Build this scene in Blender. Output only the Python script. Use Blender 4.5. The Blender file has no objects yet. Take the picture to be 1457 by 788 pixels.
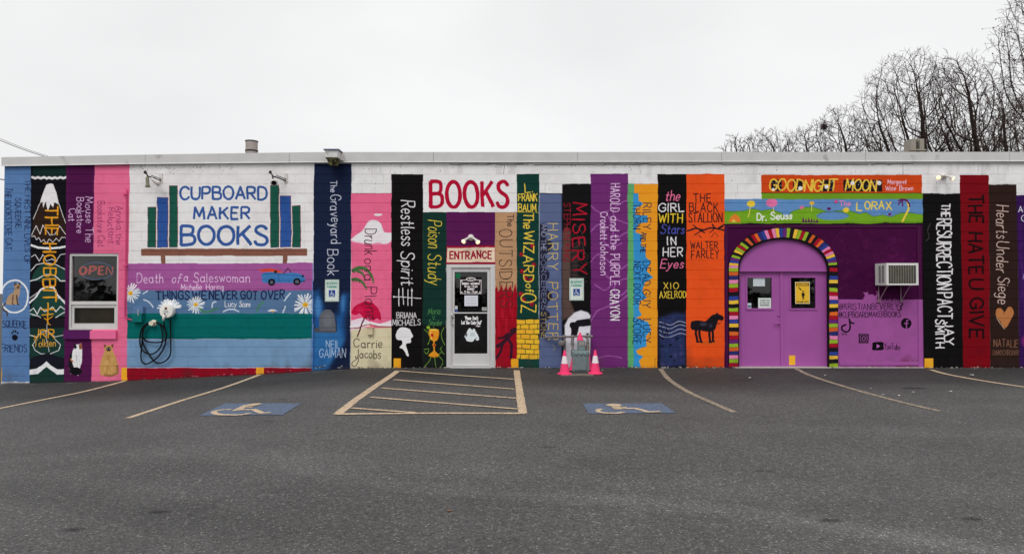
import bpy, bmesh, math, random
import numpy as np
from mathutils import Vector, Matrix
R = math.radians
S = bpy.context.scene
rnd = random.Random(7)

# ------------------------------------------------------------------ camera
F = 925.0; CX = 728.5; CY = 394.0
TH = math.atan(18.0/F)
D = F/67.2
def _ray(px, py):
    a = (px-CX)/F; b = (CY-py)/F
    return a, math.cos(TH)-b*math.sin(TH), math.sin(TH)+b*math.cos(TH)
_r = _ray(CX, 523)
HC = -_r[2]*D/_r[1]                      # camera height so that the wall foot is z = 0
cam = bpy.data.cameras.new('camera'); camo = bpy.data.objects.new('camera', cam)
S.collection.objects.link(camo); S.camera = camo
camo.location = (0, -D, HC); camo.rotation_euler = (math.pi/2+TH, 0, 0)
cam.sensor_width = 36; cam.lens = 36*F/1457.0; cam.clip_end = 2000; cam.clip_start = 0.05
# ------------------------------------------------------------------ sky, sun, exposure
w = bpy.data.worlds.new('World'); S.world = w; w.use_nodes = True
nt = w.node_tree; bg = nt.nodes['Background']
sky = nt.nodes.new('ShaderNodeTexSky'); sky.sky_type = 'NISHITA'; sky.sun_disc = False
SUN_EL, SUN_AZ = 52, 200                  # soft overcast sun, behind the camera
sky.sun_elevation = R(SUN_EL); sky.sun_rotation = R(SUN_AZ)
tc = nt.nodes.new('ShaderNodeTexCoord'); nz = nt.nodes.new('ShaderNodeTexNoise')
nz.inputs['Scale'].default_value = 1.6; nz.inputs['Detail'].default_value = 4; nz.inputs['Roughness'].default_value = .45
mp = nt.nodes.new('ShaderNodeMapping'); mp.inputs['Scale'].default_value = (1, 1, 2.2)
nt.links.new(tc.outputs['Generated'], mp.inputs['Vector']); nt.links.new(mp.outputs['Vector'], nz.inputs['Vector'])
cr = nt.nodes.new('ShaderNodeValToRGB')
cr.color_ramp.elements[0].position = .3; cr.color_ramp.elements[0].color = (7.7, 7.7, 7.75, 1)
cr.color_ramp.elements[1].position = .7; cr.color_ramp.elements[1].color = (9.7, 9.7, 9.7, 1)
nt.links.new(nz.outputs['Fac'], cr.inputs['Fac'])
mx = nt.nodes.new('ShaderNodeMixRGB'); mx.inputs['Fac'].default_value = .96   # closed cloud deck over the clear sky
nt.links.new(sky.outputs['Color'], mx.inputs['Color1']); nt.links.new(cr.outputs['Color'], mx.inputs['Color2'])
nt.links.new(mx.outputs['Color'], bg.inputs['Color']); bg.inputs['Strength'].default_value = .1
sl = bpy.data.lights.new('sun', 'SUN'); sl.energy = 1.5; sl.angle = R(30); sl.color = (1, .985, .96)
so = bpy.data.objects.new('sun', sl); S.collection.objects.link(so)
az = R(SUN_AZ); el = R(SUN_EL)
sd = Vector((math.sin(az)*math.cos(el), math.cos(az)*math.cos(el), math.sin(el)))
so.rotation_euler = sd.to_track_quat('Z', 'Y').to_euler(); so.location = (0, -30, 40)
S.view_settings.view_transform = 'Standard'; S.view_settings.look = 'None'
S.view_settings.gamma = 1; S.view_settings.exposure = 0.0; S.view_settings.use_curve_mapping = False
LF = 0.86                                  # how much of the seen sRGB colour is albedo
# ------------------------------------------------------------------ geometry helpers
def P(px, py, y=0.0):
    """point of the plane Y=y seen at photograph pixel px, py"""
    a, b, c = _ray(px, py); t = (D+y)/b
    return Vector((a*t, y, HC+c*t))
def lin(c):
    c = np.asarray(c, dtype=float)/255.0
    return np.where(c <= .04045, c/12.92, ((c+.055)/1.055)**2.4)
_bx = [-400, 0, 45, 180, 369, 445, 500, 560, 2200]; _by = [549, 546, 545, 541.5, 532.5, 528, 524.6, 523, 523]
_kx = [P(a, b).x for a, b in zip(_bx, _by)]; _kz = [P(a, b).z for a, b in zip(_bx, _by)]
def gz(x, s):
    b = np.interp(x, _kx, _kz)
    b = b/(1+(np.maximum(s, 0)/9.0)**2)
    return b-0.10*(1-np.exp(-np.maximum(s, 0)/1.2))
def G(px, py, up=0.0):
    """point of the ground seen at a photograph pixel"""
    a, b, c = _ray(px, py); z = -0.1
    for i in range(25):
        t = (z-HC)/c; x = a*t; s = D-b*t
        z = float(gz(x, s))
    return Vector((x, -s, z+up))
class MB:
    def __init__(s): s.v = []; s.f = []
    def add(s, v, f):
        n = len(s.v); s.v += [tuple(p) for p in v]; s.f += [tuple(i+n for i in q) for q in f]
    def box(s, x0, x1, y0, y1, z0, z1, ch=0.0, back=True):
        if ch <= 0:
            v = [(x0,y0,z0),(x1,y0,z0),(x1,y1,z0),(x0,y1,z0),(x0,y0,z1),(x1,y0,z1),(x1,y1,z1),(x0,y1,z1)]
            f = [(0,1,5,4),(1,2,6,5),(3,0,4,7),(4,5,6,7),(0,3,2,1)]
            if back: f.append((2,3,7,6))
        else:
            v = [(x0,y1,z0),(x1,y1,z0),(x1,y1,z1),(x0,y1,z1),(x0,y0+ch,z0),(x1,y0+ch,z0),(x1,y0+ch,z1),(x0,y0+ch,z1),
                 (x0+ch,y0,z0+ch),(x1-ch,y0,z0+ch),(x1-ch,y0,z1-ch),(x0+ch,y0,z1-ch)]
            f = [(0,1,5,4),(1,2,6,5),(2,3,7,6),(3,0,4,7),(4,5,9,8),(5,6,10,9),(6,7,11,10),(7,4,8,11),(8,9,10,11)]
            if back: f.append((0,3,2,1))
        s.add(v, f); return s
    def obox(s, c, u, v, n, a, b, d):
        """box at centre c with half sizes a,b,d along unit vectors u,v,n"""
        c, u, v, n = map(Vector, (c, u, v, n)); pts = []
        for k in (-1, 1):
            for j, i in ((-1,-1),(-1,1),(1,1),(1,-1)):
                pts.append(c+u*a*i+v*b*j+n*d*k)
        s.add(pts, [(0,3,2,1),(4,5,6,7),(0,1,5,4),(1,2,6,5),(2,3,7,6),(3,0,4,7)]); return s
    def tube(s, pts, r, n=8, cap=True):
        pts = [Vector(p) for p in pts]; rs = r if isinstance(r, (list, tuple)) else [r]*len(pts)
        rings = []; up = None
        for i, p in enumerate(pts):
            t = (pts[min(i+1, len(pts)-1)]-pts[max(i-1, 0)]).normalized()
            if up is None:
                up = t.orthogonal().normalized()
            up = (up-t*up.dot(t)); up = up.normalized() if up.length > 1e-6 else t.orthogonal().normalized()
            w_ = t.cross(up)
            rings.append([p+(up*math.cos(q*2*math.pi/n)+w_*math.sin(q*2*math.pi/n))*rs[i] for q in range(n)])
        v = [q for g in rings for q in g]; f = []
        for i in range(len(pts)-1):
            for q in range(n):
                a = i*n+q; b = i*n+(q+1) % n; f.append((a, b, b+n, a+n))
        if cap: f.append(tuple(range(n-1, -1, -1))); f.append(tuple((len(pts)-1)*n+q for q in range(n)))
        s.add(v, f); return s
    def lathe(s, prof, c, ax=(0,0,1), n=20):
        """prof = [(r, h)...] about axis ax from c"""
        ax = Vector(ax).normalized(); c = Vector(c); u = ax.orthogonal().normalized(); w_ = ax.cross(u); v = []; f = []
        for r, h in prof:
            for q in range(n):
                t = q*2*math.pi/n; v.append(c+ax*h+(u*math.cos(t)+w_*math.sin(t))*r)
        for i in range(len(prof)-1):
            for q in range(n):
                a = i*n+q; b = i*n+(q+1) % n; f.append((a, b, b+n, a+n))
        f.append(tuple(range(n-1, -1, -1))); f.append(tuple((len(prof)-1)*n+q for q in range(n)))
        s.add(v, f); return s
    def prism(s, poly, y0, y1):
        """outline (x,z) list (counter-clockwise seen from -Y) extruded from y0 (front) to y1"""
        n = len(poly); v = [(a, y0, b) for a, b in poly]+[(a, y1, b) for a, b in poly]
        f = [tuple(range(n)), tuple(range(2*n-1, n-1, -1))]
        for i in range(n): f.append((i, i+n, (i+1) % n+n, (i+1) % n))
        s.add(v, f); return s
    def build(s, name, mat, parent=None, smooth=False, loc=None, fix=True):
        if loc is not None:
            l = Vector(loc); vv = [tuple(Vector(p)-l) for p in s.v]
        else: vv = s.v
        me = bpy.data.meshes.new(name); me.from_pydata(vv, [], s.f); me.validate()
        if fix:
            bm = bmesh.new(); bm.from_mesh(me); bmesh.ops.recalc_face_normals(bm, faces=bm.faces); bm.to_mesh(me); bm.free()
        if smooth:
            me.polygons.foreach_set('use_smooth', [True]*len(me.polygons))
        o = bpy.data.objects.new(name, me); S.collection.objects.link(o)
        if mat: me.materials.append(mat)
        if parent: o.parent = parent
        if loc is not None: o.location = loc if not parent else Vector(loc)-Vector(parent.location)
        return o
def auto(o, ang=35):
    me = o.data; me.polygons.foreach_set('use_smooth', [True]*len(me.polygons))
    try: me.set_sharp_from_angle(angle=R(ang))
    except Exception: pass
    return o
def empty(name, loc=(0,0,0)):
    o = bpy.data.objects.new(name, None); S.collection.objects.link(o); o.location = loc; o.empty_display_size = .2; return o
def tag(o, label=None, cat=None, group=None, kind=None):
    if label: o['label'] = label
    if cat: o['category'] = cat
    if group: o['group'] = group
    if kind: o['kind'] = kind
    return o
def pb(mb, name, mat, root, smooth=False):
    """build a part given in world coordinates below a root that may be moved"""
    o = mb.build(name, mat, None, smooth); o.parent = root
    o.matrix_parent_inverse = Matrix.Translation(-Vector(root.location)); return o
def copy_tree(o, dx, parent=None):
    c = o.copy(); S.collection.objects.link(c)
    if parent: c.parent = parent
    else: c.location = Vector(o.location)+Vector(dx)
    for ch in [k for k in bpy.data.objects if k.parent == o]: copy_tree(ch, dx, c)
    return c
# ------------------------------------------------------------------ materials
def mat(name, c, rough=.6, metal=0.0, var=.12, sc=6.0, bump=.0, bsc=60, emit=0, lit=None, raw=False, spec=.15, dirt=None):
    """c is the sRGB colour as it looks under the light (unless raw: an albedo)"""
    m = bpy.data.materials.new(name); m.use_nodes = True; t = m.node_tree; b = t.nodes['Principled BSDF']
    col = tuple(c) if raw else tuple(np.minimum(lin(c)/LF, .9)); b.inputs['Roughness'].default_value = rough
    b.inputs['Metallic'].default_value = metal; b.inputs['Specular IOR Level'].default_value = spec
    tx = t.nodes.new('ShaderNodeTexCoord'); n = t.nodes.new('ShaderNodeTexNoise'); n.inputs['Scale'].default_value = sc
    n.inputs['Detail'].default_value = 6; t.links.new(tx.outputs['Object'], n.inputs['Vector'])
    r = t.nodes.new('ShaderNodeMapRange'); r.inputs['From Min'].default_value = .3; r.inputs['From Max'].default_value = .7
    r.inputs['To Min'].default_value = 1-var; r.inputs['To Max'].default_value = 1+var
    t.links.new(n.outputs['Fac'], r.inputs['Value'])
    x = t.nodes.new('ShaderNodeVectorMath'); x.operation = 'SCALE'; x.inputs[0].default_value = col
    t.links.new(r.outputs['Result'], x.inputs['Scale'])
    out = x.outputs[0]
    if dirt:
        n2 = t.nodes.new('ShaderNodeTexNoise'); n2.inputs['Scale'].default_value = dirt[1]; n2.inputs['Detail'].default_value = 8
        t.links.new(tx.outputs['Object'], n2.inputs['Vector'])
        q = t.nodes.new('ShaderNodeMapRange'); q.inputs['From Min'].default_value = dirt[2]; q.inputs['From Max'].default_value = dirt[2]+.15
        t.links.new(n2.outputs['Fac'], q.inputs['Value'])
        k = t.nodes.new('ShaderNodeMixRGB'); k.inputs['Color2'].default_value = (*lin(dirt[0]), 1)
        t.links.new(q.outputs['Result'], k.inputs['Fac']); t.links.new(out, k.inputs['Color1']); out = k.outputs['Color']
    t.links.new(out, b.inputs['Base Color'])
    if bump:
        n3 = t.nodes.new('ShaderNodeTexNoise'); n3.inputs['Scale'].default_value = bsc; n3.inputs['Detail'].default_value = 4
        t.links.new(tx.outputs['Object'], n3.inputs['Vector'])
        bp = t.nodes.new('ShaderNodeBump'); bp.inputs['Strength'].default_value = bump; bp.inputs['Distance'].default_value = .01
        t.links.new(n3.outputs['Fac'], bp.inputs['Height']); t.links.new(bp.outputs['Normal'], b.inputs['Normal'])
    if emit:
        b.inputs['Emission Color'].default_value = (*lin(lit), 1); b.inputs['Emission Strength'].default_value = emit
    return m
def glass_mat(name, tint=(.02,.02,.02), ref=.06):
    m = bpy.data.materials.new(name); m.use_nodes = True; t = m.node_tree
    for n in list(t.nodes): t.nodes.remove(n)
    o = t.nodes.new('ShaderNodeOutputMaterial'); g = t.nodes.new('ShaderNodeBsdfGlossy'); g.inputs['Roughness'].default_value = .02
    tr = t.nodes.new('ShaderNodeBsdfTransparent'); tr.inputs['Color'].default_value = (.8,.83,.82,1)
    fr = t.nodes.new('ShaderNodeFresnel'); fr.inputs['IOR'].default_value = 1.5
    nz = t.nodes.new('ShaderNodeTexNoise'); nz.inputs['Scale'].default_value = 1.3
    bp = t.nodes.new('ShaderNodeBump'); bp.inputs['Strength'].default_value = .05; t.links.new(nz.outputs['Fac'], bp.inputs['Height'])
    t.links.new(bp.outputs['Normal'], g.inputs['Normal'])
    mx = t.nodes.new('ShaderNodeMixShader'); t.links.new(fr.outputs['Fac'], mx.inputs['Fac'])
    t.links.new(tr.outputs[0], mx.inputs[1]); t.links.new(g.outputs[0], mx.inputs[2]); t.links.new(mx.outputs[0], o.inputs['Surface'])
    return m
# ------------------------------------------------------------------ stroke lettering
GL = {
'A':"0 0,3.5 10,7 0;1.3 3.5,5.7 3.5",'B':"0 0,0 10;~0 10,3.3 10,5.3 9.2,5.3 6.4,3.3 5.3,0 5.3;~0 5.3,3.8 5.3,6.1 4.2,6.1 1.2,3.8 0,0 0",
'C':"~6.7 8.1,5.2 9.6,3.6 10,1.8 9.3,.5 7.4,0 5,.5 2.6,1.8 .7,3.6 0,5.2 .4,6.7 1.9",'D':"0 0,0 10;~0 10,2.6 9.9,4.9 9,6.2 7.2,6.6 5,6.2 2.8,4.9 1,2.6 .1,0 0",
'E':"5.3 10,0 10,0 0,5.3 0;0 5.2,4.5 5.2",'F':"5.3 10,0 10,0 0;0 5.2,4.5 5.2",
'G':"~6.6 7.8,5.2 9.6,3 10,.8 8.2,0 5,.8 1.8,3 0,5.4 .5,6.6 2.4;6.7 1.6,6.7 4.6,4 4.6",'H':"0 0,0 10;6.2 0,6.2 10;0 5.2,6.2 5.2",
'I':"0 0,0 10",'J':"~4 10,4 3,3.2 .5,1.8 0,.4 .6,0 2.4",'K':"0 0,0 10;5.8 10,0 4.2;2.2 6,6.2 0",'L':"0 10,0 0,5 0",
'M':"0 0,.8 10,4 2.5,7.2 10,8 0",'N':"0 0,0 10,6.2 0,6.2 10",'O':"@3.7 10,5.55 9.33,6.9 7.5,7.4 5,6.9 2.5,5.55 .67,3.7 0,1.85 .67,.5 2.5,0 5,.5 7.5,1.85 9.33",
'P':"0 0,0 10;~0 10,3.5 10,5.6 9,5.6 6,3.5 4.8,0 4.8",'Q':"@3.7 10,5.55 9.33,6.9 7.5,7.4 5,6.9 2.5,5.55 .67,3.7 0,1.85 .67,.5 2.5,0 5,.5 7.5,1.85 9.33;4.2 3,7.4 -.8",
'R':"0 0,0 10;~0 10,3.5 10,5.6 9.2,5.6 6.2,3.5 5,0 5;2.4 5,6.2 0",
'S':"~5.5 8.5,4.3 9.8,2.4 10,.8 9,.6 7.2,1.9 5.9,4.1 4.8,5.5 3.5,5.6 1.6,4.3 .2,2.6 0,1 .4,0 1.7",
'T':"3.2 0,3.2 10;0 10,6.4 10",'U':"~0 10,0 3.4,.9 .8,3.2 0,5.5 .8,6.4 3.4,6.4 10",'V':"0 10,3.3 0,6.6 10",
'W':"0 10,2.2 0,4.4 8,6.6 0,8.8 10",'X':"0 0,6.2 10;0 10,6.2 0",'Y':"0 10,3.2 5,6.4 10;3.2 5,3.2 0",'Z':"0 10,6 10,0 0,6 0",
'a':"@2.3 5.8,.5 4.6,0 2.9,.5 1,2.3 0,4 1,4.5 2.9,4 4.6;4.6 5.8,4.6 .6,5.2 0",'b':"0 10,0 0;@2.4 5.8,4.2 4.6,4.6 2.9,4.2 1,2.4 0,.6 1,.1 2.9,.6 4.6",
'c':"~4.2 4.8,2.8 5.9,1 5.2,0 2.9,1 .5,2.8 0,4.3 1",'d':"@2.3 5.8,.5 4.6,0 2.9,.5 1,2.3 0,4 1,4.5 2.9,4 4.6;4.6 10,4.6 0",
'e':"~0 3,4.3 3.2,3.8 5.2,2.2 6,.6 5,0 3,.7 .8,2.4 0,4.2 .9",'f':"~4 9.2,2.8 10,1.6 9,1.5 6,1.5 0;0 5.8,3.4 5.8",
'g':"@2.3 5.8,.5 4.6,0 2.9,.5 1,2.3 0,4 1,4.5 2.9,4 4.6;~4.6 5.8,4.6 0,4 -2.8,2.2 -3.4,.4 -2.4",'h':"0 10,0 0;~0 4,1.2 5.6,2.8 6,4 5,4.2 3,4.2 0",
'i':"0 5.8,0 0;0 8,0 8.3",'j':"~1.5 5.8,1.5 -2,.6 -3.3,-.6 -2.8;1.5 8,1.5 8.3",'k':"0 10,0 0;4 5.8,0 2.4;1.5 3.6,4.2 0",'l':"0 10,0 .8,.6 0",
'm':"0 5.8,0 0;~0 4,1.2 5.7,2.5 5.6,3 4,3 0;~3 4,4.2 5.7,5.5 5.6,6 4,6 0",'n':"0 5.8,0 0;~0 4,1.2 5.6,2.8 6,4 5,4.2 3,4.2 0",
'o':"@2.4 5.9,4.3 4.8,4.8 3,4.3 1,2.4 0,.5 1,0 3,.5 4.8",'p':"0 5.8,0 -3.4;@2.4 5.8,4.2 4.6,4.6 2.9,4.2 1,2.4 0,.6 1,.1 2.9,.6 4.6",
'r':"0 5.8,0 0;~0 3.6,1.2 5.5,3 5.9",'s':"~3.6 5,2.2 6,.6 5.2,.8 3.7,2.6 2.9,3.7 1.6,2.4 0,.8 .1,0 1",'t':"~1.6 8.8,1.6 1.2,2.4 0,3.6 .6;0 5.8,3.4 5.8",
'u':"~0 5.8,0 1.8,1 .1,2.6 .2,4.2 2,4.3 5.8;4.3 5.8,4.3 0",'v':"0 5.8,2.2 0,4.4 5.8",'w':"0 5.8,1.6 0,3.2 5,4.8 0,6.4 5.8",
'x':"0 0,4 5.8;0 5.8,4 0",'y':"0 5.8,2.2 .4;~4.4 5.8,2.2 .2,.9 -2.8,-.4 -3.2",'z':"0 5.8,4 5.8,0 0,4 0",'q':"@2.3 5.8,.5 4.6,0 2.9,.5 1,2.3 0,4 1,4.5 2.9,4 4.6;4.6 5.8,4.6 -3.4",
'.':"0 0,0 .5",'-':"0 4.5,3 4.5","'":"0 10,0 8",'"':"0 10,0 8;1.6 10,1.6 8",'0':"@3 10,5.4 8.5,6 5,5.4 1.5,3 0,.6 1.5,0 5,.6 8.5",
'1':"0 8,2 10,2 0",'8':"@3 10,5 9,5 6.4,3 5.4,1 6.4,1 9;@3 5.4,5.6 4,5.6 1.2,3 0,.4 1.2,.4 4",'5':"5 10,.6 10,.4 5.8;~.4 5.8,3 6.3,5.2 5,5.4 2,3.4 0,.2 .8",
'@':"@4 6.6,2.6 5.6,2.2 4,3 2.6,4.4 2.6,5.6 4,5.2 5.8;~5.8 6.6,5.8 2.8,7 2.4,7.8 5,6.6 8.4,4 9.4,1 8,0 4.4,1 1,4 -.4,6.4 .4",'&':"~6 0,1.5 7,1.5 9,3 10,4.2 8.6,1 4,0 2.4,.6 .6,2.6 0,4.6 1.4,6 4",
':':"0 1,0 1.5;0 5,0 5.5",',':"0 .5,-.6 -1.5",
}
def spline(pts, closed=False, n=6):
    p = np.array(pts, float); m = len(p); out = []
    rng = range(m) if closed else range(m-1)
    for i in rng:
        p0 = p[(i-1) % m] if closed or i > 0 else p[i]; p1 = p[i]; p2 = p[(i+1) % m]
        p3 = p[(i+2) % m] if closed or i+2 < m else p2
        for k in range(n):
            t = k/n; out.append(.5*(2*p1+(p2-p0)*t+(2*p0-5*p1+4*p2-p3)*t*t+(3*p1-p0-3*p2+p3)*t**3))
    out.append(p[0] if closed else p[-1]); return np.array(out)
_gc = {}
def glyph(ch):
    if ch in _gc: return _gc[ch]
    st = []
    for s_ in GL[ch].split(';'):
        m = s_[0] if s_[0] in '~@' else ''
        q = [tuple(float(k)/10 for k in a.split()) for a in s_.lstrip('~@').split(',')]
        st.append(spline(q, m == '@') if m else np.array(q))
    w_ = max(a[:, 0].max() for a in st); _gc[ch] = (st, w_); return _gc[ch]
def layout(txt, a, b, h, gap=.22, slant=0.0, jit=0.035, seed=None, fit=True):
    """strokes of txt on the baseline a->b (image axes, y down), cap height h"""
    rg = random.Random(seed if seed is not None else len(txt)*131+int(abs(a[0])*7+abs(a[1])*3)); a = np.array(a, float); b = np.array(b, float); L = np.hypot(*(b-a)); d = (b-a)/L; up = np.array([d[1], -d[0]])
    x = 0; items = []
    for ch in txt:
        if ch == ' ': x += .42; continue
        st, w_ = glyph(ch); items.append((x, st)); x += w_+gap
    tot = max(x-gap, .1); kx = L/tot if fit else h; out = []
    for x0, st in items:
        dy = rg.uniform(-jit, jit); rs = 1+rg.uniform(-jit, jit); ro = rg.uniform(-1, 1)*jit*1.1; mx_ = max(q[:, 0].max() for q in st)/2
        for s_ in st:
            q = s_.copy(); q = np.stack([mx_+(q[:, 0]-mx_)*math.cos(ro)-(q[:, 1]-.5)*math.sin(ro), .5+(q[:, 0]-mx_)*math.sin(ro)+(q[:, 1]-.5)*math.cos(ro)], 1); q[:, 0] += q[:, 1]*slant
            out.append(a+np.outer((x0+q[:, 0])*kx, d)+np.outer((q[:, 1]*rs+dy)*h, up))
    return out
# ------------------------------------------------------------------ paint canvas (a picture computed here, stroke by stroke)
class Canvas:
    def __init__(s, w_, h_, tf, k, base=(210,208,208)):
        s.w = w_; s.h = h_; s.tf = tf; s.k = k; s.a = np.empty((h_, w_, 3), np.float32); s.a[:] = np.array(base)/255.0
    def _win(s, q, m):
        x0 = max(int(q[:, 0].min()-m), 0); x1 = min(int(q[:, 0].max()+m)+2, s.w); y0 = max(int(q[:, 1].min()-m), 0); y1 = min(int(q[:, 1].max()+m)+2, s.h)
        return x0, x1, y0, y1
    def _blend(s, x0, x1, y0, y1, m, c, al):
        m = (m*al)[..., None]; r = s.a[y0:y1, x0:x1]; r += (np.array(c, np.float32)/255.0-r)*m
    def stroke(s, pts, wd, c, al=1.0, soft=0.0, butt=False):
        q = s.tf(np.array(pts, float)); r = wd*s.k/2; sf = max(soft*s.k, .7)
        x0, x1, y0, y1 = s._win(q, r+sf+1)
        if x1 <= x0 or y1 <= y0: return
        M = np.zeros((y1-y0, x1-x0), np.float32)
        for i in range(len(q)-1):
            p, e = q[i], q[i+1]-q[i]; l2 = max(float(e@e), 1e-9)
            a0, a1, b0, b1 = s._win(q[i:i+2], r+sf+1)
            if a1 <= a0 or b1 <= b0: continue
            X, Y = np.meshgrid(np.arange(a0, a1)+.5, np.arange(b0, b1)+.5)
            tt = ((X-p[0])*e[0]+(Y-p[1])*e[1])/l2
            t = np.clip(tt, 0, 1); d = np.hypot(X-p[0]-e[0]*t, Y-p[1]-e[1]*t)
            cv = np.clip((r-d)/sf+.5, 0, 1)
            if butt:
                L = math.sqrt(l2)
                if i == 0: cv = np.where(tt*L < -r*.15, 0, cv)
                if i == len(q)-2: cv = np.where((tt-1)*L > r*.15, 0, cv)
            v = M[b0-y0:b1-y0, a0-x0:a1-x0]; np.maximum(v, cv, out=v)
        s._blend(x0, x1, y0, y1, M, c, al)
    def poly(s, pts, c, al=1.0, soft=0.0):
        q = s.tf(np.array(pts, float)); sf = max(soft*s.k, .7)
        x0, x1, y0, y1 = s._win(q, sf+1)
        if x1 <= x0 or y1 <= y0: return
        X, Y = np.meshgrid(np.arange(x0, x1)+.5, np.arange(y0, y1)+.5); ins = np.zeros(X.shape, bool); dm = np.full(X.shape, 1e9)
        n = len(q)
        for i in range(n):
            a, b = q[i], q[(i+1) % n]; e = b-a
            if abs(e[1]) > 1e-9:
                k = ((a[1] > Y) != (b[1] > Y)) & (X < e[0]*(Y-a[1])/e[1]+a[0]); ins ^= k
            if n < 90 and X.size < 500000:
                t = np.clip(((X-a[0])*e[0]+(Y-a[1])*e[1])/max(float(e@e), 1e-9), 0, 1); dm = np.minimum(dm, np.hypot(X-a[0]-e[0]*t, Y-a[1]-e[1]*t))
        cv = np.clip(np.where(ins, dm, -dm)/sf+.5, 0, 1) if dm.min() < 1e8 else ins.astype(np.float32)
        s._blend(x0, x1, y0, y1, cv.astype(np.float32), c, al)
    def rect(s, x0, y0, x1, y1, c, al=1.0): s.poly([(x0,y0),(x1,y0),(x1,y1),(x0,y1)], c, al)
    def ell(s, x, y, rx, ry, c, al=1.0, soft=0.0, rot=0.0, n=24):
        t = np.linspace(0, 2*np.pi, n, endpoint=False); ca, sa = math.cos(rot), math.sin(rot)
        s.poly(np.stack([x+rx*np.cos(t)*ca-ry*np.sin(t)*sa, y+rx*np.cos(t)*sa+ry*np.sin(t)*ca], 1), c, al, soft)
    def text(s, t, a, b, h, c, wd=1.0, al=1.0, butt=False, **k):
        if butt: k.setdefault('jit', .008)
        for q in layout(t, a, b, h, **k): s.stroke(q, wd, c, al, butt=butt)
    def down(s, t, x, y0, y1, h, c, wd=1.0, **k): s.text(t, (x, y0), (x, y1), h, c, wd, **k)
    def across(s, t, x0, x1, y, h, c, wd=1.0, **k): s.text(t, (x0, y), (x1, y), h, c, wd, **k)
    def image(s, name, noise=.03, seed=3, corr=True, warp=0):
        g = np.random.default_rng(seed); a = s.a.copy()
        if warp:                              # unsteady hand of the painter
            off = []
            for ax_ in (0, 1):
                v = np.zeros((s.h, s.w), np.float32)
                for st, am in ((22, 1.0), (70, 1.3)):
                    hh, ww = s.h//st+3, s.w//st+3; b = g.standard_normal((hh, ww)).astype(np.float32)
                    yy = np.arange(s.h)/st; xx = np.arange(s.w)/st; yi = yy.astype(int); xi = xx.astype(int); fy = (yy-yi)[:, None]; fx = (xx-xi)[None]; fy = fy*fy*(3-2*fy); fx = fx*fx*(3-2*fx)
                    v += am*warp*(b[yi][:, xi]*(1-fy)*(1-fx)+b[yi+1][:, xi]*fy*(1-fx)+b[yi][:, xi+1]*(1-fy)*fx+b[yi+1][:, xi+1]*fy*fx)
                off.append(v)
            Y, X = np.mgrid[0:s.h, 0:s.w]; a = a[np.clip((Y+off[0]).round().astype(int), 0, s.h-1), np.clip((X+off[1]).round().astype(int), 0, s.w-1)]
        if noise:
            for st, am in ((48, 1.0), (14, .8), (4, .5)):
                hh, ww = s.h//st+3, s.w//st+3; b = g.standard_normal((hh, ww)).astype(np.float32)
                yy = np.arange(s.h)/st; xx = np.arange(s.w)/st; yi = yy.astype(int); xi = xx.astype(int); fy = (yy-yi)[:, None]; fx = (xx-xi)[None]
                v = (b[yi][:, xi]*(1-fy)*(1-fx)+b[yi+1][:, xi]*fy*(1-fx)+b[yi][:, xi+1]*(1-fy)*fx+b[yi+1][:, xi+1]*fy*fx)
                a *= (1+v*noise*am)[..., None]
        a = np.clip(a, 0, 1)
        if corr:
            l = np.where(a <= .04045, a/12.92, ((a+.055)/1.055)**2.4)/LF; l = np.clip(l, 0, .88)
            a = np.where(l <= .0031308, l*12.92, 1.055*l**(1/2.4)-.055)
        im = bpy.data.images.new(name, s.w, s.h, alpha=False); o = np.ones((s.h, s.w, 4), np.float32); o[..., :3] = a[::-1]
        im.pixels.foreach_set(o.ravel()); im.update(); im.pack(); return im
def img_mat(name, im, ref=None, x0=0, w_=1, z0=0, h_=1, rough=.6, bump=.25, bsc=45, spec=.12):
    """picture laid on by object coordinates (x, z) of ref or of the object itself"""
    m = bpy.data.materials.new(name); m.use_nodes = True; t = m.node_tree; b = t.nodes['Principled BSDF']
    tx = t.nodes.new('ShaderNodeTexCoord')
    if ref: tx.object = ref
    sp = t.nodes.new('ShaderNodeSeparateXYZ'); t.links.new(tx.outputs['Object'], sp.inputs[0]); cb = t.nodes.new('ShaderNodeCombineXYZ')
    for i, o0, sc in ((0, x0, w_), (2, z0, h_)):
        q = t.nodes.new('ShaderNodeMapRange'); q.clamp = True; q.inputs['From Min'].default_value = o0; q.inputs['From Max'].default_value = o0+sc
        t.links.new(sp.outputs[i], q.inputs['Value']); t.links.new(q.outputs['Result'], cb.inputs[0 if i == 0 else 1])
    it = t.nodes.new('ShaderNodeTexImage'); it.image = im; it.extension = 'EXTEND'; t.links.new(cb.outputs[0], it.inputs['Vector'])
    b.inputs['Roughness'].default_value = rough; b.inputs['Specular IOR Level'].default_value = spec
    t.links.new(it.outputs['Color'], b.inputs['Base Color'])
    if bump:
        n = t.nodes.new('ShaderNodeTexNoise'); n.inputs['Scale'].default_value = bsc; n.inputs['Detail'].default_value = 6; n.inputs['Roughness'].default_value = .65
        t.links.new(tx.outputs['Object'], n.inputs['Vector']); bp = t.nodes.new('ShaderNodeBump'); bp.inputs['Strength'].default_value = bump
        bp.inputs['Distance'].default_value = .01; t.links.new(n.outputs['Fac'], bp.inputs['Height']); t.links.new(bp.outputs['Normal'], b.inputs['Normal'])
    return m
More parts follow.
